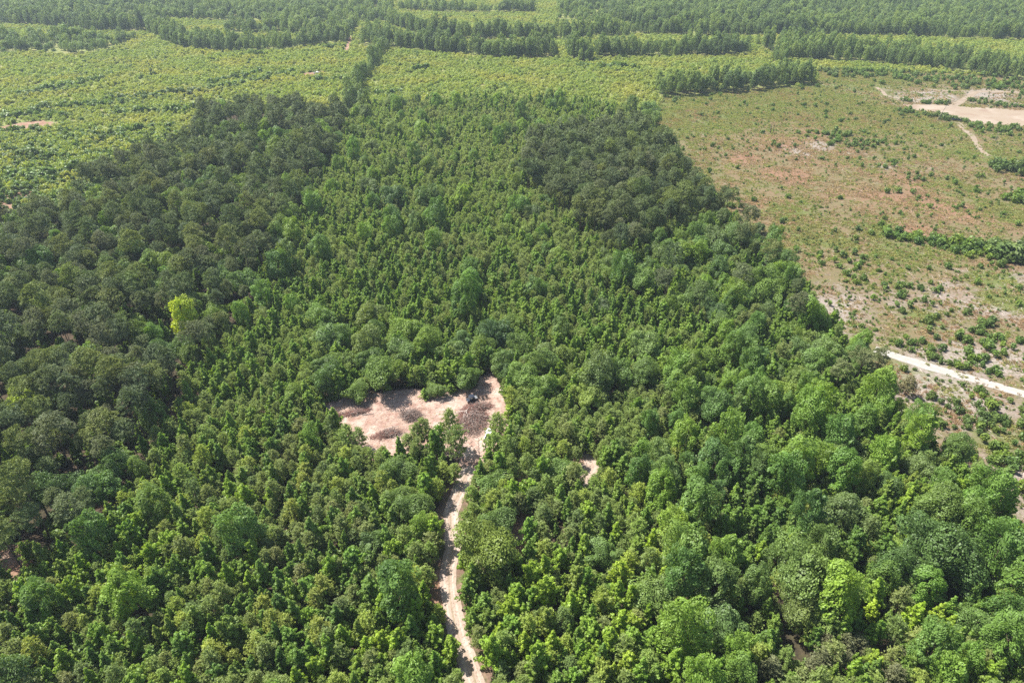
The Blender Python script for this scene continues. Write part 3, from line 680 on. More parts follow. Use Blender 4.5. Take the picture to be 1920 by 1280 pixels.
fill(BAND, 'bd', [('poplar', 5.5, 1.1, .55), ('gum', 4, 1, .5)], ok_in)
oakb = lambda P: ok_in(P)
fill(PPATCH, 'pp', [('mpine', 4.5, 1.3, .52), ('oak', 12, .15, .6)], ok_in)
fill(LEFTF, 'lf', [('oak', 9.5, .50, .62), ('mpine', 5.0, 1.1, .52), ('poplar', 6, .75, .58), ('gum', 4.2, .8, .52)], lambda P: ok_in(P) & ~((P[:, 1] > 150) & (np.hypot((P[:, 0]-YT[0])/7.5, (P[:, 1]-YT[1]+9)/12) < 1)))
fill(RMID, 'rm', [('oak', 8, .75, .62), ('mpine', 8, .5, .6), ('poplar', 6, .4, .6), ('gum', 4.2, .9, .55)], ok_in)
fill(OAKB, 'ob', [('oak', 7.5, .95, .60), ('gum', 4., .7, .58), ('ypine', 3.6, .35, .6)], ok_in)
fill(PINEC, 'pc', [('oak', 12, .25, .6), ('ypine', 3.1, 1.2, .6), ('gum', 4, .4, .6)], ok_in)
fill(BRPINE, 'bp', [('ypine', 3.2, 1.1, .66)], ok_in)
fill(BRIGHT, 'br', [('oak', 12, .36, .6), ('poplar', 6.2, .72, .60), ('gum', 3.1, 1.1, .52), ('ypine', 3.0, .4, .55)], ok_in)
fill(YELLZ, 'yz', [('gum', 3.3, 1.3, .52), ('ypine', 3.2, .4, .58)], ok_in)
CENT = gpoly([(-500, 1900), (2500, 1900), (2500, 1150), (1920, 885, 8), (1440, 425, 12), (1222, 192, 12), (1100, 172, 10), (900, 168, 10), (700, 178, 10), (640, 190, 12), (440, 560, 4), (200, 960, 3), (-500, 1250, 3)])
okc = lambda P: ok_in(P) & ~inside(P, LEFTF) & (dline(P, EDGE) > 1.4)
upper = lambda P: okc(P) & (P[:, 1] > 235)
fill(CENT, 'ct', [('oak', 14, .16, .62), ('poplar', 10, .16, .6)], okc)
fill(CENT, 'ct', [('gum', 3.0, .75, .50), ('ypine', 2.35, 1.4, .50)], lambda P: okc(P) & (P[:, 1] < 235))
fill(CENT, 'ct', [('gum', 3.2, .42, .50), ('ypine', 2.35, 1.6, .46)], upper)

# ---- individuals: the 300 of each kind that show largest; the rest goes into one mass per kind
def ordw(n):
    base = ['zeroth', 'first', 'second', 'third', 'fourth', 'fifth', 'sixth', 'seventh', 'eighth', 'ninth', 'tenth', 'eleventh', 'twelfth', 'thirteenth', 'fourteenth', 'fifteenth', 'sixteenth', 'seventeenth', 'eighteenth', 'nineteenth', 'twentieth']
    if n <= 20: return base[n]
    tens = {2: 'twenty', 3: 'thirty', 4: 'forty', 5: 'fifty', 6: 'sixty', 7: 'seventy'}[min(7, n//10)]
    return tens+'-'+base[n % 10] if n % 10 else tens[:-1]+'ieth'
LOOKS = [('bright', (1.25, 1.2, .85)), ('yellowish', (1.3, 1.2, .85)), ('dark', (.78, .84, .9)), ('dull', (1.05, .95, 1.1)), ('fresh', (1.02, 1.08, .95)), ('plain', (1., 1., 1.))]
NOUN = {'oak': 'round oak', 'gum': 'pointed sweetgum', 'poplar': 'tall broadleaf', 'ypine': 'young pine', 'mpine': 'old pine', 'shrub': 'green shrub'}
CATG = {'oak': 'tree', 'gum': 'tree', 'poplar': 'tree', 'ypine': 'tree', 'mpine': 'tree', 'shrub': 'shrub'}
GRP = {'oak': 'oaks in the woods', 'gum': 'sweetgums in the young wood', 'poplar': 'tall broadleaf trees in the woods', 'ypine': 'young pines in the plantation wood', 'mpine': 'old pines in the tall wood', 'shrub': 'shrubs on the clearcut'}
def plant(kind, x, y, s, hs, mat=None, colr=None, label=None, z=0.):
    pr = PROTO[kind]; i = int(rng.integers(len(pr['crown'])))
    root = empty(NAME[kind], (x, y, z), float(rng.uniform(0, 6.28)))
    root.rotation_euler[0], root.rotation_euler[1] = rng.normal(size=2)*.025
    root.scale = (s, s, s*hs)
    cme = pr['crown'][i]
    if mat:
        cme = cme.copy(); cme.materials.clear(); cme.materials.append(M[mat])
    c = obj('crown', cme, root); t = obj('trunk', pr['trunk'][i], root)
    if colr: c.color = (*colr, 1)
    tag(root, label, CATG[kind], GRP[kind])
    return root
rest = {k: [] for k in KIND}; chosen = []
nsp = {k: sum(1 for t in SPEC_T if t[0] == k) for k in KIND}
for kind in ('oak', 'gum', 'poplar', 'ypine', 'mpine'):
    L_ = [t for t in T if t[0] == kind]
    X = np.array([t[1] for t in L_]); Y = np.array([t[2] for t in L_]); S = np.array([t[3] for t in L_])
    x, y, f = px(X, Y, KIND[kind][2]*.7*S)
    vis = (x > 5) & (x < 1915) & (y > 5) & (y < 1275)
    size = np.where(vis, S/f, 0); order = np.argsort(-size)
    n = min(300-nsp[kind], int(vis.sum()))
    for j in order[:n]: chosen.append((L_[j], float(x[j]), float(y[j])))
    rest[kind] = [L_[j] for j in order[n:]]
cells = {}
for t, x, y in chosen:
    X, Y = t[1], t[2]; bx, by, _ = px(X, Y)
    tx = np.interp(-Y, -track_np[::-1, 1][::-1], track_np[::-1, 0][::-1]) if False else float(np.interp(Y, track_np[::-1, 1], track_np[::-1, 0]))
    side = 'left' if X < tx else 'right'
    row = int((Y-55)//9)+1
    if t[0] == 'ypine' and t[5] == 'bp': lk = 'brownish'
    elif t[5] == 'yz': lk = str(rng.choice(['yellowish', 'bright', 'fresh', 'dull', 'dark'], p=[.28, .27, .2, .15, .1]))
    else: lk = LOOKS[int(rng.choice(6, p=[.2, .08, .2, .17, .17, .18]))][0]
    cells.setdefault((t[0], lk, side, row), []).append((abs(X-tx), t))
LKC = dict(LOOKS); LKC['brownish'] = (1.35, .98, 1.25)
for (kind, lk, side, row), L_ in sorted(cells.items(), key=lambda q: str(q[0])):
    L_.sort(key=lambda q: q[0])
    for n, (d, t) in enumerate(L_, 1):
        nm = NOUN[kind]; w1 = {'plain': 'mid-green', 'fresh': 'fresh-green', 'dark': 'dark green', 'bright': 'bright green', 'yellowish': 'yellow-green', 'dull': 'dull green', 'brownish': 'brownish'}[lk]
        lb = f"{w1} {nm}, {ordw(n)} {side} of the track, {ordw(row)} row from foot"
        mt = 'brownneedle' if lk == 'brownish' else None
        cl = LKC[lk] if lk != 'brownish' else (1.0, 1.0, 1.0)
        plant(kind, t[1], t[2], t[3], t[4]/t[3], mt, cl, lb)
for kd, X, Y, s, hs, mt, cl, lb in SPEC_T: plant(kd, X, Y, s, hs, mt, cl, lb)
MASS = {'oak': ('oak_wood', 'mass of round dark green oaks filling the belts of the forest', 'oak wood'), 'gum': ('sweetgum_thicket', 'dense bright green thicket of pointed young sweetgums across the middle', 'thicket'),
        'poplar': ('broadleaf_wood', 'closed canopy of tall green broadleaf trees in the forest', 'wood'), 'ypine': ('young_pine_wood', 'grey green mass of young pines across the middle of the forest', 'pine wood'),
        'mpine': ('old_pine_wood', 'dark olive canopy of old pines in the tall blocks', 'pine wood')}
def rots(n, lean=.03): return np.stack([rng.normal(size=n)*lean, rng.normal(size=n)*lean, rng.uniform(0, 6.28, n)], 1)
for kind, (nm, lb, ca) in MASS.items():
    L_ = rest[kind]; n = len(L_)
    P = np.array([(t[1], t[2], 0) for t in L_]); s = np.array([t[3] for t in L_]); h = np.array([t[4] for t in L_])
    d = np.hypot(P[:, 0], P[:, 1]); nv = len(PROTO[kind]['full'])
    var = rng.integers(0, nv, n)+np.where(d > 330, nv, 0)
    stuff(nm, lb, ca, P, var, rots(n), np.stack([s, s, h], 1), PROTO[kind]['full']+PROTO[kind]['low'])
# undergrowth beneath the near woods
n = 36000; P = np.stack([rng.uniform(-350, 350, n), rng.uniform(20, 420, n)], 1)
x, y, f = px(P[:, 0], P[:, 1]); P = P[(x > -300) & (x < 2220) & (y < 1700)]; P = P[open_ok(P) & ~inside(P, FIELD) & (~(inside(P, LEFTF) | inside(P, BRIGHT) | inside(P, OAKB) | inside(P, RMID)) | (rng.random(len(P)) < .45))]
n = len(P); s = rng.uniform(.7, 1.9, n)
stuff('undergrowth', 'low leafy undergrowth showing between the trees', 'undergrowth', np.column_stack([P, np.zeros(n)]), rng.integers(0, 4, n), rots(n, .1), np.stack([s, s, s*rng.uniform(.7, 1.4, n)], 1), PROTO['shrub']['low'])

# ------------------------------------------------------------------ beyond the forest: rows, far woods, plantation
def frame_pts(n, ymin, ymax, margin=1.18):
    Y = np.sqrt(rng.uniform(ymin**2, ymax**2, n)); X = rng.uniform(-1, 1, n)*(Y*ct+CAM_H*st)*.75*margin
    return np.stack([X, Y], 1)
rowpoly = []
for pts, dep, kd in ROWS:
    g = np.array([gp(*p) for p in pts]); up = g[::-1].copy(); up[:, 1] += dep
    if dep >= 500: up[:, 0] *= 1.0+dep/900.
    rowpoly.append((np.concatenate([g, up]), kd, dep))
farP = {'farwood': [], 'tallwood': []}
cand = frame_pts(85000, 400, 1750)
mask = np.zeros(len(cand), bool)
for poly, kd, dep in rowpoly:
    c = cand[~mask]; m = inside(c, poly)
    idx = np.where(~mask)[0][m]
    step = 1. if kd == 'tallwood' else .8
    take = idx[rng.random(len(idx)) < step]
    farP[kd].append(cand[take]); mask[idx] = True
# extra density right along the rows and the north-south row
ex = []
for pts, dep, kd in ROWS:
    if kd != 'tallwood': continue
    g = np.array([gp(*p) for p in pts])
    for a, b in zip(g[:-1], g[1:]):
        m = int(np.hypot(*(b-a))/.9)
        t = rng.random(m)[:, None]; ex.append(a+(b-a)*t+np.stack([rng.normal(size=m)*1., rng.uniform(0, min(dep, 22), m)], 1))
for a, b in zip(VROW[0][:-1], VROW[0][1:]):
    m = int(math.hypot(b[0]-a[0], b[1]-a[1])/2.2); t = rng.random(m)[:, None]
    ex.append(np.array(a)+(np.array(b)-np.array(a))*t+rng.normal(size=(m, 2))*2.5)
farP['tallwood'] += ex
for kd, nm, lb in (('farwood', 'distant_forest', 'hazy green woodland closing the view at the top'), ('tallwood', 'tree_rows', 'tall hedgelike rows of trees crossing the pale plantation')):
    P = np.concatenate(farP[kd]); P = P[~inside(P, FIELD) | (P[:, 1] > 620)] if kd == 'farwood' else P
    n = len(P); keep = (rng.random(n) < .55+.9*vnoise(P[:, 0], P[:, 1], 17, 91)); P = P[keep]; n = len(P); s = rng.uniform(.5, 1.25, n)*(.92+.40*(fbm(P[:, 0], P[:, 1], 40, 77)-.5)*2)*(1.0 if kd == 'farwood' else .95)
    stuff(nm, lb, 'woodland', np.column_stack([P, np.zeros(n)]), rng.integers(0, len(PROTO[kd]['low']), n), rots(n), np.stack([s, s, s*rng.uniform(.8, 1.2, n)], 1), PROTO[kd]['low'])
# plantation saplings
P = np.concatenate([frame_pts(130000, 300, 1050), frame_pts(18000, 1050, 1700)])
ok = inside(P, PLANT) & ~inside(P, FIELD) & ~inside(P, LEFTF)
for poly, kd, dep in rowpoly: ok &= ~inside(P, poly)
for b in FARBARE: ok &= ~inside(P, b)
ok &= ~(inside(P, CENT) & (P[:, 1] < 520))
P = P[ok]; n = len(P); big = fbm(P[:, 0], P[:, 1], 60, 41)
s = rng.uniform(.6, 1.25, n)*(.75+.5*big)*np.where(P[:, 1] > 1050, 1.9, 1.)
stuff('young_plantation', 'yellow green young plantation of knee to head high saplings spread over the plain', 'plantation', np.column_stack([P, np.zeros(n)]), rng.integers(0, 6, n), rots(n, .08), np.stack([s, s, s*rng.uniform(.7, 1.5, n)], 1), PROTO['sapling']['low'])
# darker bushes strewn through it and in the windrows
W = []
for l in WIND:
    for a, b in zip(l[:-1], l[1:]):
        m = int(math.hypot(b[0]-a[0], b[1]-a[1])/1.3); t = rng.random(m)[:, None]
        W.append(np.array(a)+(np.array(b)-np.array(a))*t+rng.normal(size=(m, 2))*np.array([1.2, 2.0]))
Q = P[(rng.random(len(P)) < .015+.14*(fbm(P[:, 0], P[:, 1], 55, 51) > .54)+.10*(P[:, 0] < -150))]+1.0
W = np.concatenate(W); nW = len(W); W = np.concatenate([W, Q]); n = len(W)
s = np.concatenate([rng.uniform(1.6, 2.8, nW), rng.uniform(.7, 1.7, len(Q))])
stuff('bush_rows', 'dark green bushes in rows and clumps among the pale saplings', 'bushes', np.column_stack([W, np.zeros(n)]), rng.integers(0, 4, n), rots(n, .08), np.stack([s, s, s*rng.uniform(.7, 1.3, n)], 1), PROTO['shrub']['low'], (1.0, 1.0, 1.0, 1))

# ------------------------------------------------------------------ the clearcut: shrubs, grass, slash
TRAILS = [[gp(*p) for p in l] for l in ([(1782, 200), (1800, 192), (1822, 178), (1838, 172), (1900, 173), (1960, 178)], [(1838, 172), (1790, 171), (1740, 168)],
          [(1797, 230), (1808, 243), (1825, 258), (1832, 272), (1845, 286), (1856, 293)], [(1643, 164), (1655, 172), (1664, 181), (1700, 186)])]
def in_field(P):
    ok = inside(P, FIELD) & ~inside(P, SAND) & (dline(P, road_line) > 3.2)
    for l in TRAILS: ok &= dline(P, l) > 3.2
    return ok
n = 60000; P = np.stack([rng.uniform(20, 700, n), rng.uniform(75, 640, n)], 1); P = P[in_field(P)]; rd = a_red(P); P = P[rng.random(len(P)) < (.25+1.0*a_green(P))*(1-.75*a_pale(P))*(1-.75*rd)]
x, y, f = px(P[:, 0], P[:, 1]); P = P[(x < 2200)]
n = len(P); s = rng.uniform(.7, 1.5, n)
stuff('grass_tufts', 'coarse grass tufts over the open clearcut field', 'grass', np.column_stack([P, np.full(n, .03)]), rng.integers(0, 6, n), rots(n, .02), np.stack([s, s, s], 1), PROTO['grass']['low'])
n = 42000; P = np.stack([rng.uniform(20, 700, n), rng.uniform(75, 640, n)], 1); P = P[in_field(P)]; P = P[rng.random(len(P)) < .28+.7*a_red(P)]
n = len(P); s = rng.uniform(.6, 1.3, n)
DRY = []
for mm in PROTO['grass']['low']:
    q = mm.copy(); q.name = 'dry_grass_tuft'; q.materials.clear(); q.materials.append(M['drygrass']); DRY.append(q)
stuff('dry_grass', 'rusty dry grass in patches on the clearcut field', 'grass', np.column_stack([P, np.full(n, .03)]), rng.integers(0, 6, n), rots(n, .02), np.stack([s, s, s], 1), DRY)
SH = []
def shrubs_line(pts, n, sx, smin, smax):
    g = np.array([gp(*p) for p in pts])
    for k in range(n):
        i = rng.integers(len(g)-1); t = rng.random(); p = g[i]+(g[i+1]-g[i])*t+rng.normal(size=2)*sx; SH.append((p[0], p[1], rng.uniform(smin, smax)))
shrubs_line([(1640, 432), (1700, 445), (1780, 462), (1850, 478), (1930, 500), (2050, 530)], 130, 3.2, 1.0, 2.2)
shrubs_line([(1850, 470), (1930, 495)], 26, 2.5, 2.6, 3.8)
shrubs_line([(1795, 462), (1830, 468)], 8, 2., 2.2, 3.2)
shrubs_line([(1880, 320), (1925, 310)], 18, 5, 1.6, 3.2)
shrubs_line([(1900, 372), (1930, 378)], 12, 3, 1.6, 3.0)
shrubs_line([(1540, 250), (1600, 268), (1660, 275)], 60, 7, .8, 1.8)
shrubs_line([(1700, 212), (1740, 218), (1780, 222), (1800, 232)], 50, 4, 1.0, 2.0)
shrubs_line([(1690, 190), (1780, 196)], 26, 2, 1., 1.8)
shrubs_line([(1820, 240), (1920, 245)], 50, 5, .9, 1.9)
shrubs_line([(1800, 188), (1920, 203)], 30, 2.5, .9, 1.8)
shrubs_line([(1535, 135), (1700, 142), (1920, 165)], 260, 14, 1.2, 2.4)
shrubs_line([(1645, 300), (1700, 325), (1760, 345)], 24, 9, .8, 1.6)
shrubs_line([(1560, 480), (1640, 520), (1700, 560)], 50, 9, .7, 1.6)
shrubs_line([(1740, 600), (1820, 640), (1920, 660)], 60, 9, .8, 1.8)
shrubs_line([(1700, 640), (1780, 690), (1860, 710)], 30, 4, .7, 1.5)
shrubs_line([(1760, 735), (1850, 780), (1920, 850)], 60, 7, .8, 1.8)
shrubs_line([(1850, 850), (1920, 900)], 40, 5, 1.0, 1.9)
n = 9000; P = np.stack([rng.uniform(30, 620, n), rng.uniform(75, 560, n)], 1)
P = P[rng.random(n) < np.clip(fbm(P[:, 0], P[:, 1], 30, 61)*2-.55, .10, 1)]
for p in P: SH.append((p[0], p[1], float(rng.choice([.5, .7, 1.0, 1.4], p=[.4, .3, .2, .1]))*rng.uniform(.8, 1.2)))
n = 30000; P = np.stack([rng.uniform(30, 620, n), rng.uniform(75, 560, n)], 1); x, y, f = px(P[:, 0], P[:, 1])
P = P[rng.random(n) < np.where(y > 430, .8, .22)*(.35+1.2*vnoise(P[:, 0], P[:, 1], 9, 71))]
for p in P: SH.append((p[0], p[1], rng.uniform(.25, .62)))
SH = np.array(SH); SH = SH[in_field(SH[:, :2])]
x, y, f = px(SH[:, 0], SH[:, 1], 1.); vis = (x > 5) & (x < 1915) & (y > 5) & (y < 1275)
order = np.argsort(-np.where(vis, SH[:, 2]/f, 0)); top = order[:300]; restS = SH[order[300:]]
cc = {}
for j in top:
    lk = 'dark' if rng.random() < .35 else ('bright' if rng.random() < .4 else 'plain')
    cc.setdefault((lk, int(y[j]//30)), []).append((x[j], j))
for (lk, row), L_ in sorted(cc.items(), key=lambda q: str(q[0])):
    L_.sort(); r0 = sorted({int(y[q]//30) for q in top}).index(row)+1
    for n_, (xx, j) in enumerate(L_, 1):
        w1 = {'plain': 'mid-green', 'dark': 'dark green', 'bright': 'bright green'}[lk]
        plant('shrub', SH[j, 0], SH[j, 1], SH[j, 2], 1., None, LKC[lk], f"{w1} shrub on the clearcut, {ordw(n_)} from the wood's edge, {ordw(r0)} row down", .03)
n = len(restS); s = restS[:, 2]
stuff('scrub', 'scattered small green shrubs over the clearcut field', 'scrub', np.column_stack([restS[:, :2], np.full(n, .03)]), rng.integers(0, 4, n), rots(n, .08), np.stack([s, s, s], 1), PROTO['shrub']['full'])

def sticks(n, P, az, L, r, tilt, zc):
    """n thin four-sided sticks"""
    d = np.stack([np.cos(az)*np.cos(tilt), np.sin(az)*np.cos(tilt), np.sin(tilt)], 1)
    c = np.column_stack([P, zc]); a = unit(np.cross(d, np.tile([0.1, .2, 1.], (n, 1)))); b = np.cross(d, a)
    r = np.broadcast_to(r, n)[:, None]; L = np.broadcast_to(L, n)[:, None]; V = []
    for s, k in ((-.5, 1.), (.5, .55)):
        for u, v in ((1, 0), (0, 1), (-1, 0), (0, -1)): V.append(c+d*L*s+(a*u+b*v)*r*k)
    V = np.stack(V, 1).reshape(-1, 3); base = (np.arange(n)*8)[:, None]
    Fc = np.concatenate([base+np.array(q) for q in ((0, 1, 5, 4), (1, 2, 6, 5), (2, 3, 7, 6), (3, 0, 4, 7), (0, 3, 2, 1), (4, 5, 6, 7))])
    return V, Fc
# slash of pale wood on the clearcut
n = 60000; P = np.stack([rng.uniform(30, 560, n), rng.uniform(75, 600, n)], 1)
P = P[in_field(P)]; P = P[rng.random(len(P)) < a_pale(P)*.9+.03]; n = len(P)
V, Fc = sticks(n, P, rng.uniform(0, 6.28, n), rng.uniform(.6, 2.6, n), rng.uniform(.03, .09, n)*1.1, rng.normal(size=n)*.12, np.full(n, .12))
tag(obj('logging_slash', mesh_np('logging_slash', V, Fc, [plain('bleached_wood', (.46, .40, .35), .9, .1, noise=((.28, .2, .16), .3))])), 'bleached sticks and stumps littering the clearcut soil', 'wood debris', kind='stuff')
# litter of sticks in the clearing and along the track
lo, hi = CLEARING.min(0), CLEARING.max(0); n = 9000
P = np.stack([rng.uniform(lo[0], hi[0], n), rng.uniform(lo[1], hi[1], n)], 1); P = P[inside(P, CLEARING) & (rng.random(n) > c_white(P)*.95)]; n = len(P)
V, Fc = sticks(n, P, rng.uniform(0, 6.28, n), rng.uniform(.3, 1.9, n), rng.uniform(.012, .035, n), rng.normal(size=n)*.12, c_bump(P)+.06)
tag(obj('wood_debris', mesh_np('wood_debris', V, Fc, [plain('dry_sticks', (.36, .22, .16), .9, .1, noise=((.58, .44, .34), .6))])), 'fine reddish sticks littering the pink soil of the clearing', 'wood debris', kind='stuff')

# ------------------------------------------------------------------ brush piles and logs
def brush_pile(x, y, rx, ry, h, n, rz, mat, label, radial=False):
    X, Y = gp(x, y); root = empty('brush_pile', (X, Y, .12), rz); tag(root, label, 'brush pile', 'brush piles in the clearing')
    def layer(n, nm, mt, k, rr, Lr):
        bl = rng.normal(size=(7, 2))*.38; u = bl[rng.integers(0, 7, n)]+rng.normal(size=(n, 2))*.24; u = u[np.hypot(u[:, 0], u[:, 1]) < 1.15]; m = len(u)
        top = h*np.clip(1-np.hypot(u[:, 0], u[:, 1])**1.6, .05, 1)
        az = np.arctan2(u[:, 1], u[:, 0])+rng.normal(size=m)*.6 if radial else rng.normal(size=m)*.7+rng.choice([0, .8, -.8], m)
        V, Fc = sticks(m, u*np.array([rx, ry]), az, rng.uniform(*Lr, m), rng.uniform(.6, 1.3, m)*rr, rng.normal(size=m)*.35-(.25 if radial else 0), top*rng.uniform(.1, 1, m)*k)
        obj(nm, mesh_np(nm, V, Fc, [mt]), root)
    layer(n, 'twigs', M[mat], 1., .035, (.8, 2.4)); layer(n//4, 'branches', M['greytwig'], 1.1, .06, (1.5, 3.6)); layer(n//10, 'bleached_sticks', M['log'], 1.15, .05, (1., 3.))
    u = rng.normal(size=(int(n*.8), 2))*.45; m = len(u); fo = Fol()
    P = np.column_stack([u*np.array([rx, ry]), h*np.clip(1-np.hypot(u[:, 0], u[:, 1])**1.5, .03, 1)*rng.uniform(.2, 1, m)])
    V, Fc = diamonds(P, unit(rdir(m)+np.array([0, 0, .6])), rng.uniform(.12, .26, m), .1)
    obj('dead_leaves', mesh_np('dead_leaves', V, Fc, [plain('dead_leaf', (.30, .13, .09) if mat == 'redtwig' else (.16, .11, .085), .9, .1, noise=((.38, .22, .16), .8))]), root)
    return root
brush_pile(622, 784, 2.6, 2.8, 1.3, 900, .3, 'redtwig', 'small rusty brush pile at the far left corner of the clearing')
brush_pile(664, 775, 4.2, 1.0, .7, 900, .32, 'redtwig', 'long thin rusty windrow of brush beside the corner pile')
brush_pile(772, 781, 3.2, 2.8, 1.3, 1000, .2, 'greytwig', 'dark grey heap of branches in the middle of the clearing')
brush_pile(727, 816, 4.0, 1.5, .9, 900, .25, 'redtwig', 'low dark edged brush windrow at the near rim of the clearing')
brush_pile(884, 790, 4.8, 7.0, 1.2, 3400, 0, 'redtwig', 'largest rusty brush pile with pale logs strewn over its middle', True)
brush_pile(900, 765, 3.4, 2.2, 1.0, 800, .2, 'redtwig', 'red brush mound joined to the back of the largest pile')
cx, cy = gp(881, 781)
for i in range(20):
    a = float(rng.choice([-1.9, -1.45, -1.1, 1.5, .2, 2.9], p=[.25, .25, .2, .12, .1, .08]))+rng.normal()*.22; L = rng.uniform(2.2, 5.6)
    p0 = Vector((cx+rng.normal()*.9, cy+rng.normal()*.9, 1.25+rng.uniform(0, .3))); p1 = p0+Vector((math.cos(a)*L, math.sin(a)*L, -.8-rng.uniform(0, .3)))
    pm = (p0+p1)/2+Vector((rng.normal()*.1, rng.normal()*.1, .1)); V, Fc = tube([p0-p0, pm-p0, p1-p0], [.10, .08, .05], 6)
    lg = obj('log', mesh_np('log', V, Fc, [M['log']]), loc=p0)
    tag(lg, 'slim pale log lying across the largest brush pile', 'log', 'pale logs strewn over the brush pile')
for i, (x, y, a, L, lb) in enumerate([(815, 742, .3, 3, 'stray dark log at the shaded back edge of the clearing'), (760, 768, -.9, 2.6, 'short log lying behind the grey branch heap'), (690, 778, .25, 3.2, 'thin log end of the rusty windrow'), (735, 806, .35, 4, 'long pale log on the near brush windrow')]):
    X, Y = gp(x, y); V, Fc = tube([(-L/2, 0, 0), (0, 0, .06), (L/2, 0, 0)], [.12, .1, .07], 7)
    lg = obj('log', mesh_np('log', V, Fc, [M['greytwig'] if i < 2 else M['log']]), loc=(X, Y, .32 if i < 3 else .9)); lg.rotation_euler[2] = a; tag(lg, lb, 'log')

# ------------------------------------------------------------------ dead trees and snags
def dead_tree(x, y, hc, h, r, label, lean=(0, 0), mat='palebark', nl=12, reach=1.4, z0=.3, base=None):
    X, Y = gp(x, y); root = empty('dead_tree', (X, Y, 0), rng.uniform(0, 6)); root.rotation_euler = (lean[0], lean[1], 0)
    V, Fc = trunk_geo(h, r, 0); obj('trunk', mesh_np('trunk', V, Fc, [M[mat]]), root)
    Vs, Fs, n = [], [], 0
    for i in range(nl):
        t = z0+(1-z0)*(i+.3)/nl; a = i*2.4; L = reach*(1.2-t)*rng.uniform(.6, 1.2)+.3; p = np.array([0, 0, h*t])
        V, Fc = tube([p, p+np.array([math.cos(a)*L*.5, math.sin(a)*L*.5, L*.35]), p+np.array([math.cos(a)*L, math.sin(a)*L, L*.9])], [r*.4, r*.25, .015], 4)
        Vs.append(V); Fs.append(Fc+n); n += len(V)
    obj('branches', mesh_np('branches', np.concatenate(Vs), np.concatenate(Fs), [M[mat]]), root)
    return tag(root, label, 'tree', 'dead trees')
dead_tree(899, 862, 0, 7.5, .10, 'bare thin pine standing at the mouth of the track', nl=16, reach=1.3, mat='bark')
dead_tree(1757, 226, 0, 15, .22, 'leaning broken snag beside the bare sand field', (0, .30), nl=9, reach=3.0, z0=.5)
dead_tree(1444, 250, 0, 6.5, .28, 'dark double snag, left stem, standing alone in the clearcut', mat='bark', nl=8, reach=.8)
dead_tree(1449, 250, 0, 6.0, .26, 'dark double snag, right stem, standing alone in the clearcut', mat='bark', nl=8, reach=.8)
dead_tree(1866, 265, 0, 6, .2, 'grey snag in the scrub below the bare sand field', nl=8, reach=1.2)
dead_tree(985, 24, 0, 15, .35, 'bare grey snag far off in the pale plantation', nl=10, reach=1.5)

# ------------------------------------------------------------------ vehicles
M['white'] = plain('white_paint', (.78, .78, .77), .3, .5); M['black'] = plain('tyre_rubber', (.02, .02, .02), .85, .2)
M['glass'] = plain('dark_glass', (.03, .04, .05), .08, .6); M['steel'] = plain('steel', (.45, .45, .45), .35, .5, .8)
M['darkpaint'] = plain('dark_paint', (.025, .03, .045), .3, .5); M['red'] = plain('tail_lamp', (.35, .02, .02), .3, .5); M['clearlamp'] = plain('head_lamp', (.7, .7, .68), .15, .6)
M['seat'] = plain('seat_vinyl', (.06, .055, .05), .6, .3)
def prism(prof, w, mats, name, parent, bevel=.05, taper=None):
    """side profile (x,z) pulled across the width, upper points drawn in by taper"""
    bm = bmesh.new(); L_ = []; R_ = []
    for (x, z) in prof:
        k = 1-(taper(z) if taper else 0)
        L_.append(bm.verts.new((x, -w/2*k, z))); R_.append(bm.verts.new((x, w/2*k, z)))
    n = len(prof); bm.faces.new(L_); bm.faces.new(R_[::-1])
    for i in range(n): bm.faces.new((L_[i], R_[i], R_[(i+1) % n], L_[(i+1) % n]))
    bmesh.ops.recalc_face_normals(bm, faces=bm.faces)
    if bevel: bmesh.ops.bevel(bm, geom=list(bm.edges), offset=bevel, segments=2, affect='EDGES', profile=.6)
    me = bpy.data.meshes.new(name); bm.to_mesh(me); bm.free(); me.materials.append(mats); return obj(name, me, parent)
def box(name, c, s, mat, parent, bevel=.02):
    o = prism([(-s[0]/2, -s[2]/2), (s[0]/2, -s[2]/2), (s[0]/2, s[2]/2), (-s[0]/2, s[2]/2)], s[1], mat, name, parent, bevel); o.location = c; return o
def wheel(x, y, r, wd, parent):
    wh = empty('wheel', (x, y, r), 0, parent)
    for nm, rr, ww, mt in (('tyre', r, wd, M['black']), ('rim', r*.6, wd*1.08, M['steel'])):
        bm = bmesh.new(); bmesh.ops.create_cone(bm, cap_ends=True, segments=20, radius1=rr, radius2=rr, depth=ww)
        bmesh.ops.rotate(bm, verts=bm.verts, matrix=Matrix.Rotation(math.pi/2, 3, 'X')); bmesh.ops.bevel(bm, geom=[e for e in bm.edges if e.calc_length() > ww*.5 or True][:0] or list(bm.edges)[:0], offset=.01) if False else None
        me = bpy.data.meshes.new(nm); bm.to_mesh(me); bm.free(); me.materials.append(mt); obj(nm, me, wh)
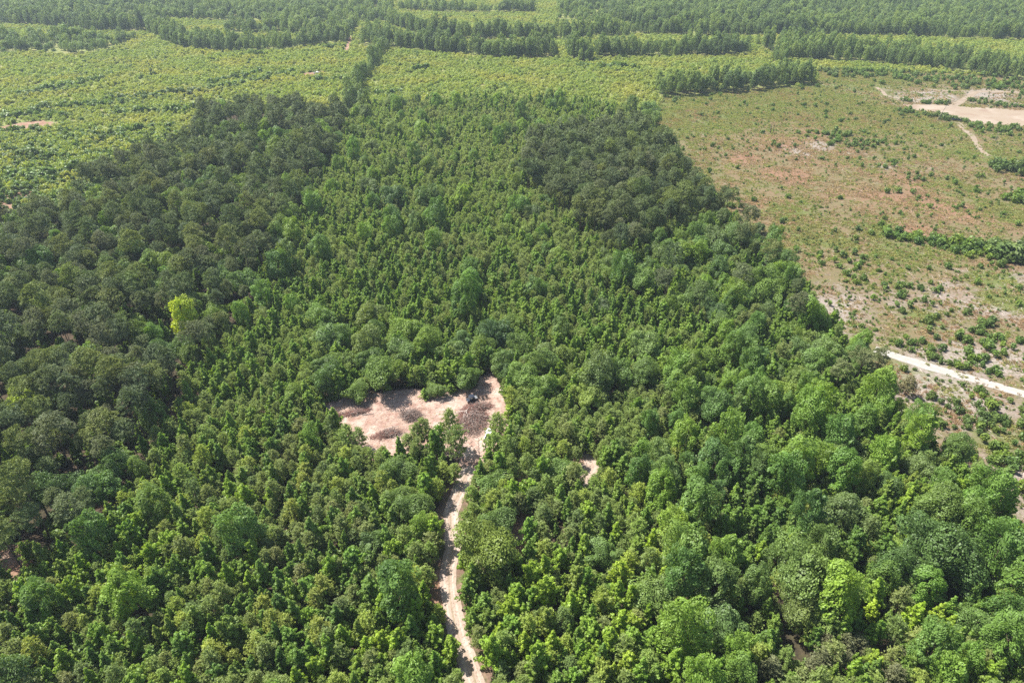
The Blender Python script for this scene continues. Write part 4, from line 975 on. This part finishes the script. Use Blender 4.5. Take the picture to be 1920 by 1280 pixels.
def pickup(x, y, rz, label, paint, z=.2):
    X, Y = gp(x, y); t = empty('pickup_truck', (X, Y, z), rz); tag(t, label, 'pickup truck')
    prism([(-2.75, .45), (2.7, .45), (2.78, .75), (2.7, 1.05), (1.25, 1.16), (-.75, 1.12), (-.75, 1.12), (-2.75, 1.10)][:6]+[(-2.75, 1.10)], 1.9, paint, 'body', t, .06)
    prism([(1.35, 1.12), (.75, 1.72), (.45, 1.80), (-.55, 1.80), (-.85, 1.12)], 1.74, paint, 'cab', t, .05, lambda z: .16*max(0, z-1.1)/.7)
    prism([(1.33, 1.17), (.80, 1.68), (.72, 1.68), (1.25, 1.17)], 1.6, M['glass'], 'windscreen', t, 0, lambda z: .14*max(0, z-1.1)/.7).location.x = .035
    prism([(-.80, 1.2), (-.60, 1.68), (-.66, 1.68), (-.88, 1.2)], 1.45, M['glass'], 'rear_window', t, 0)
    for s in (-1, 1):
        o = prism([(1.05, 1.18), (.62, 1.66), (-.45, 1.66), (-.70, 1.18)], .03, M['glass'], 'side_window', t, 0); o.location.y = s*.815; o.rotation_euler[0] = s*.19; o.location.z = .02
        box('headlight', (2.74, s*.7, .86), (.08, .34, .2), M['clearlamp'], t); box('tail_light', (-2.75, s*.86, .9), (.06, .14, .34), M['red'], t)
        box('side_mirror', (1.05, s*1.05, 1.25), (.12, .2, .2), paint, t)
        box('bed_side', (-1.78, s*.90, 1.20), (1.95, .09, .30), paint, t)
        for xx in (1.75, -1.75): wheel(xx, s*.86, .38, .26, t)
    box('tailgate', (-2.72, 0, 1.18), (.08, 1.7, .32), paint, t); box('bed_liner', (-1.78, 0, 1.13), (1.8, 1.64, .04), M['black'], t, 0)
    box('front_bumper', (2.80, 0, .55), (.16, 1.85, .24), M['steel'], t); box('rear_bumper', (-2.82, 0, .52), (.14, 1.8, .2), M['steel'], t); box('grille', (2.77, 0, .84), (.05, 1.0, .26), M['black'], t)
    return t
pickup(917, 822, math.radians(82), 'white pickup truck parked at the clearing, half hidden by a pine', M['white'])
pickup(595, 139, math.radians(10), 'tiny white truck parked on the red patch in the pale plantation', M['white'], .1)
pickup(1792, 227, math.radians(150), 'dark truck parked at the corner of the bare sand field', M['darkpaint'], .1)
def utv(x, y, rz, label):
    X, Y = gp(x, y); t = empty('utility_vehicle', (X, Y, .2), rz); tag(t, label, 'utility vehicle')
    prism([(-1.55, .45), (1.35, .40), (1.6, .62), (1.45, .95), (.75, 1.05), (.65, .62), (-.45, .62), (-.5, .98), (-1.6, .98)], 1.45, M['darkpaint'], 'body', t, .04)
    box('roof', (.05, 0, 1.93), (1.35, 1.4, .07), M['darkpaint'], t, .03)
    ws = box('windscreen', (.80, 0, 1.48), (.03, 1.3, .85), M['glass'], t, 0); ws.rotation_euler[1] = -.28
    for s in (-1, 1):
        for x0, x1 in ((.95, .62), (-.5, -.55)):
            V, Fc = tube([(x0, s*.66, .95), (x1, s*.66, 1.9)], [.03, .03], 6); obj('roll_bar', mesh_np('roll_bar', V, Fc, [M['black']]), t)
        box('seat', (-.1, s*.33, .72), (.5, .5, .2), M['seat'], t); box('seat_back', (-.38, s*.33, 1.02), (.12, .5, .5), M['seat'], t)
        box('headlight', (1.56, s*.5, .78), (.06, .24, .12), M['clearlamp'], t)
        for xx in (1.05, -1.05): wheel(xx, s*.68, .34, .28, t)
    box('cargo_bed', (-1.05, 0, 1.08), (1.0, 1.35, .22), M['steel'], t)
    return t
utv(885, 753, math.radians(-155), 'dark utility vehicle in the tree shade at the back of the clearing')
# things heaped beside it in the shade
for i, (x, y, lb) in enumerate([(897, 747, 'grey tree stump left of its neighbours in the shade beside the utility vehicle'), (905, 749, 'grey tree stump in the middle of the shaded three'), (912, 746, 'grey tree stump nearest the oak path in the shade')]):
    X, Y = gp(x, y); st_ = empty('tree_stump', (X, Y, .15), i*2.1)
    V, Fc = tube([(0, 0, 0), (0, 0, .25), (.05, 0, .7)], [.55, .38, .34], 9); obj('stump', mesh_np('stump', V, Fc, [M['palebark']]), st_)
    V, Fc = sticks(14, rng.normal(size=(14, 2))*.5, rng.uniform(0, 6.28, 14), rng.uniform(.6, 1.3, 14), .07, rng.uniform(-.3, .5, 14), np.full(14, .2)); obj('roots', mesh_np('roots', V, Fc, [M['greytwig']]), st_)
    tag(st_, lb, 'tree stump', 'stumps in the shade')
X, Y = gp(931, 786); pb = empty('fuel_drum', (X, Y, .18)); tag(pb, 'black upright drum on the pale sand beside the pickup truck', 'drum')
V, Fc = tube([(0, 0, 0), (0, 0, .02), (0, 0, .45), (0, 0, .9), (0, 0, .92)], [.26, .3, .3, .3, .26], 14); obj('barrel', mesh_np('barrel', V, Fc, [M['black']]), pb)
V, Fc = tube([(0, 0, .90), (0, 0, .93), (0, 0, .935)], [.24, .24, .001], 14); obj('lid', mesh_np('lid', V, Fc, [M['steel']]), pb)

# ------------------------------------------------------------------ haze
hz, ns, L = new_mat('haze')
pv = ns.new('ShaderNodeVolumePrincipled'); pv.inputs['Color'].default_value = (.74, .86, 1.0, 1); pv.inputs['Density'].default_value = .00011; pv.inputs['Anisotropy'].default_value = .2
out = ns.new('ShaderNodeOutputMaterial'); L.new(pv.outputs[0], out.inputs['Volume'])
V = [(x, y, z) for z in (-1, 126) for y in (-4100, 12100) for x in (-9100, 9100)]
me = mesh_np('haze', V, [(0, 2, 3, 1), (4, 5, 7, 6), (0, 1, 5, 4), (2, 6, 7, 3), (0, 4, 6, 2), (1, 3, 7, 5)], [hz])
tag(obj('haze', me), 'thin bluish summer haze over the plain', 'haze', kind='stuff')
print('TREES', {k: (len([1 for t in T if t[0] == k]), len(rest[k])) for k in KIND}, 'objects', len(SC.objects))
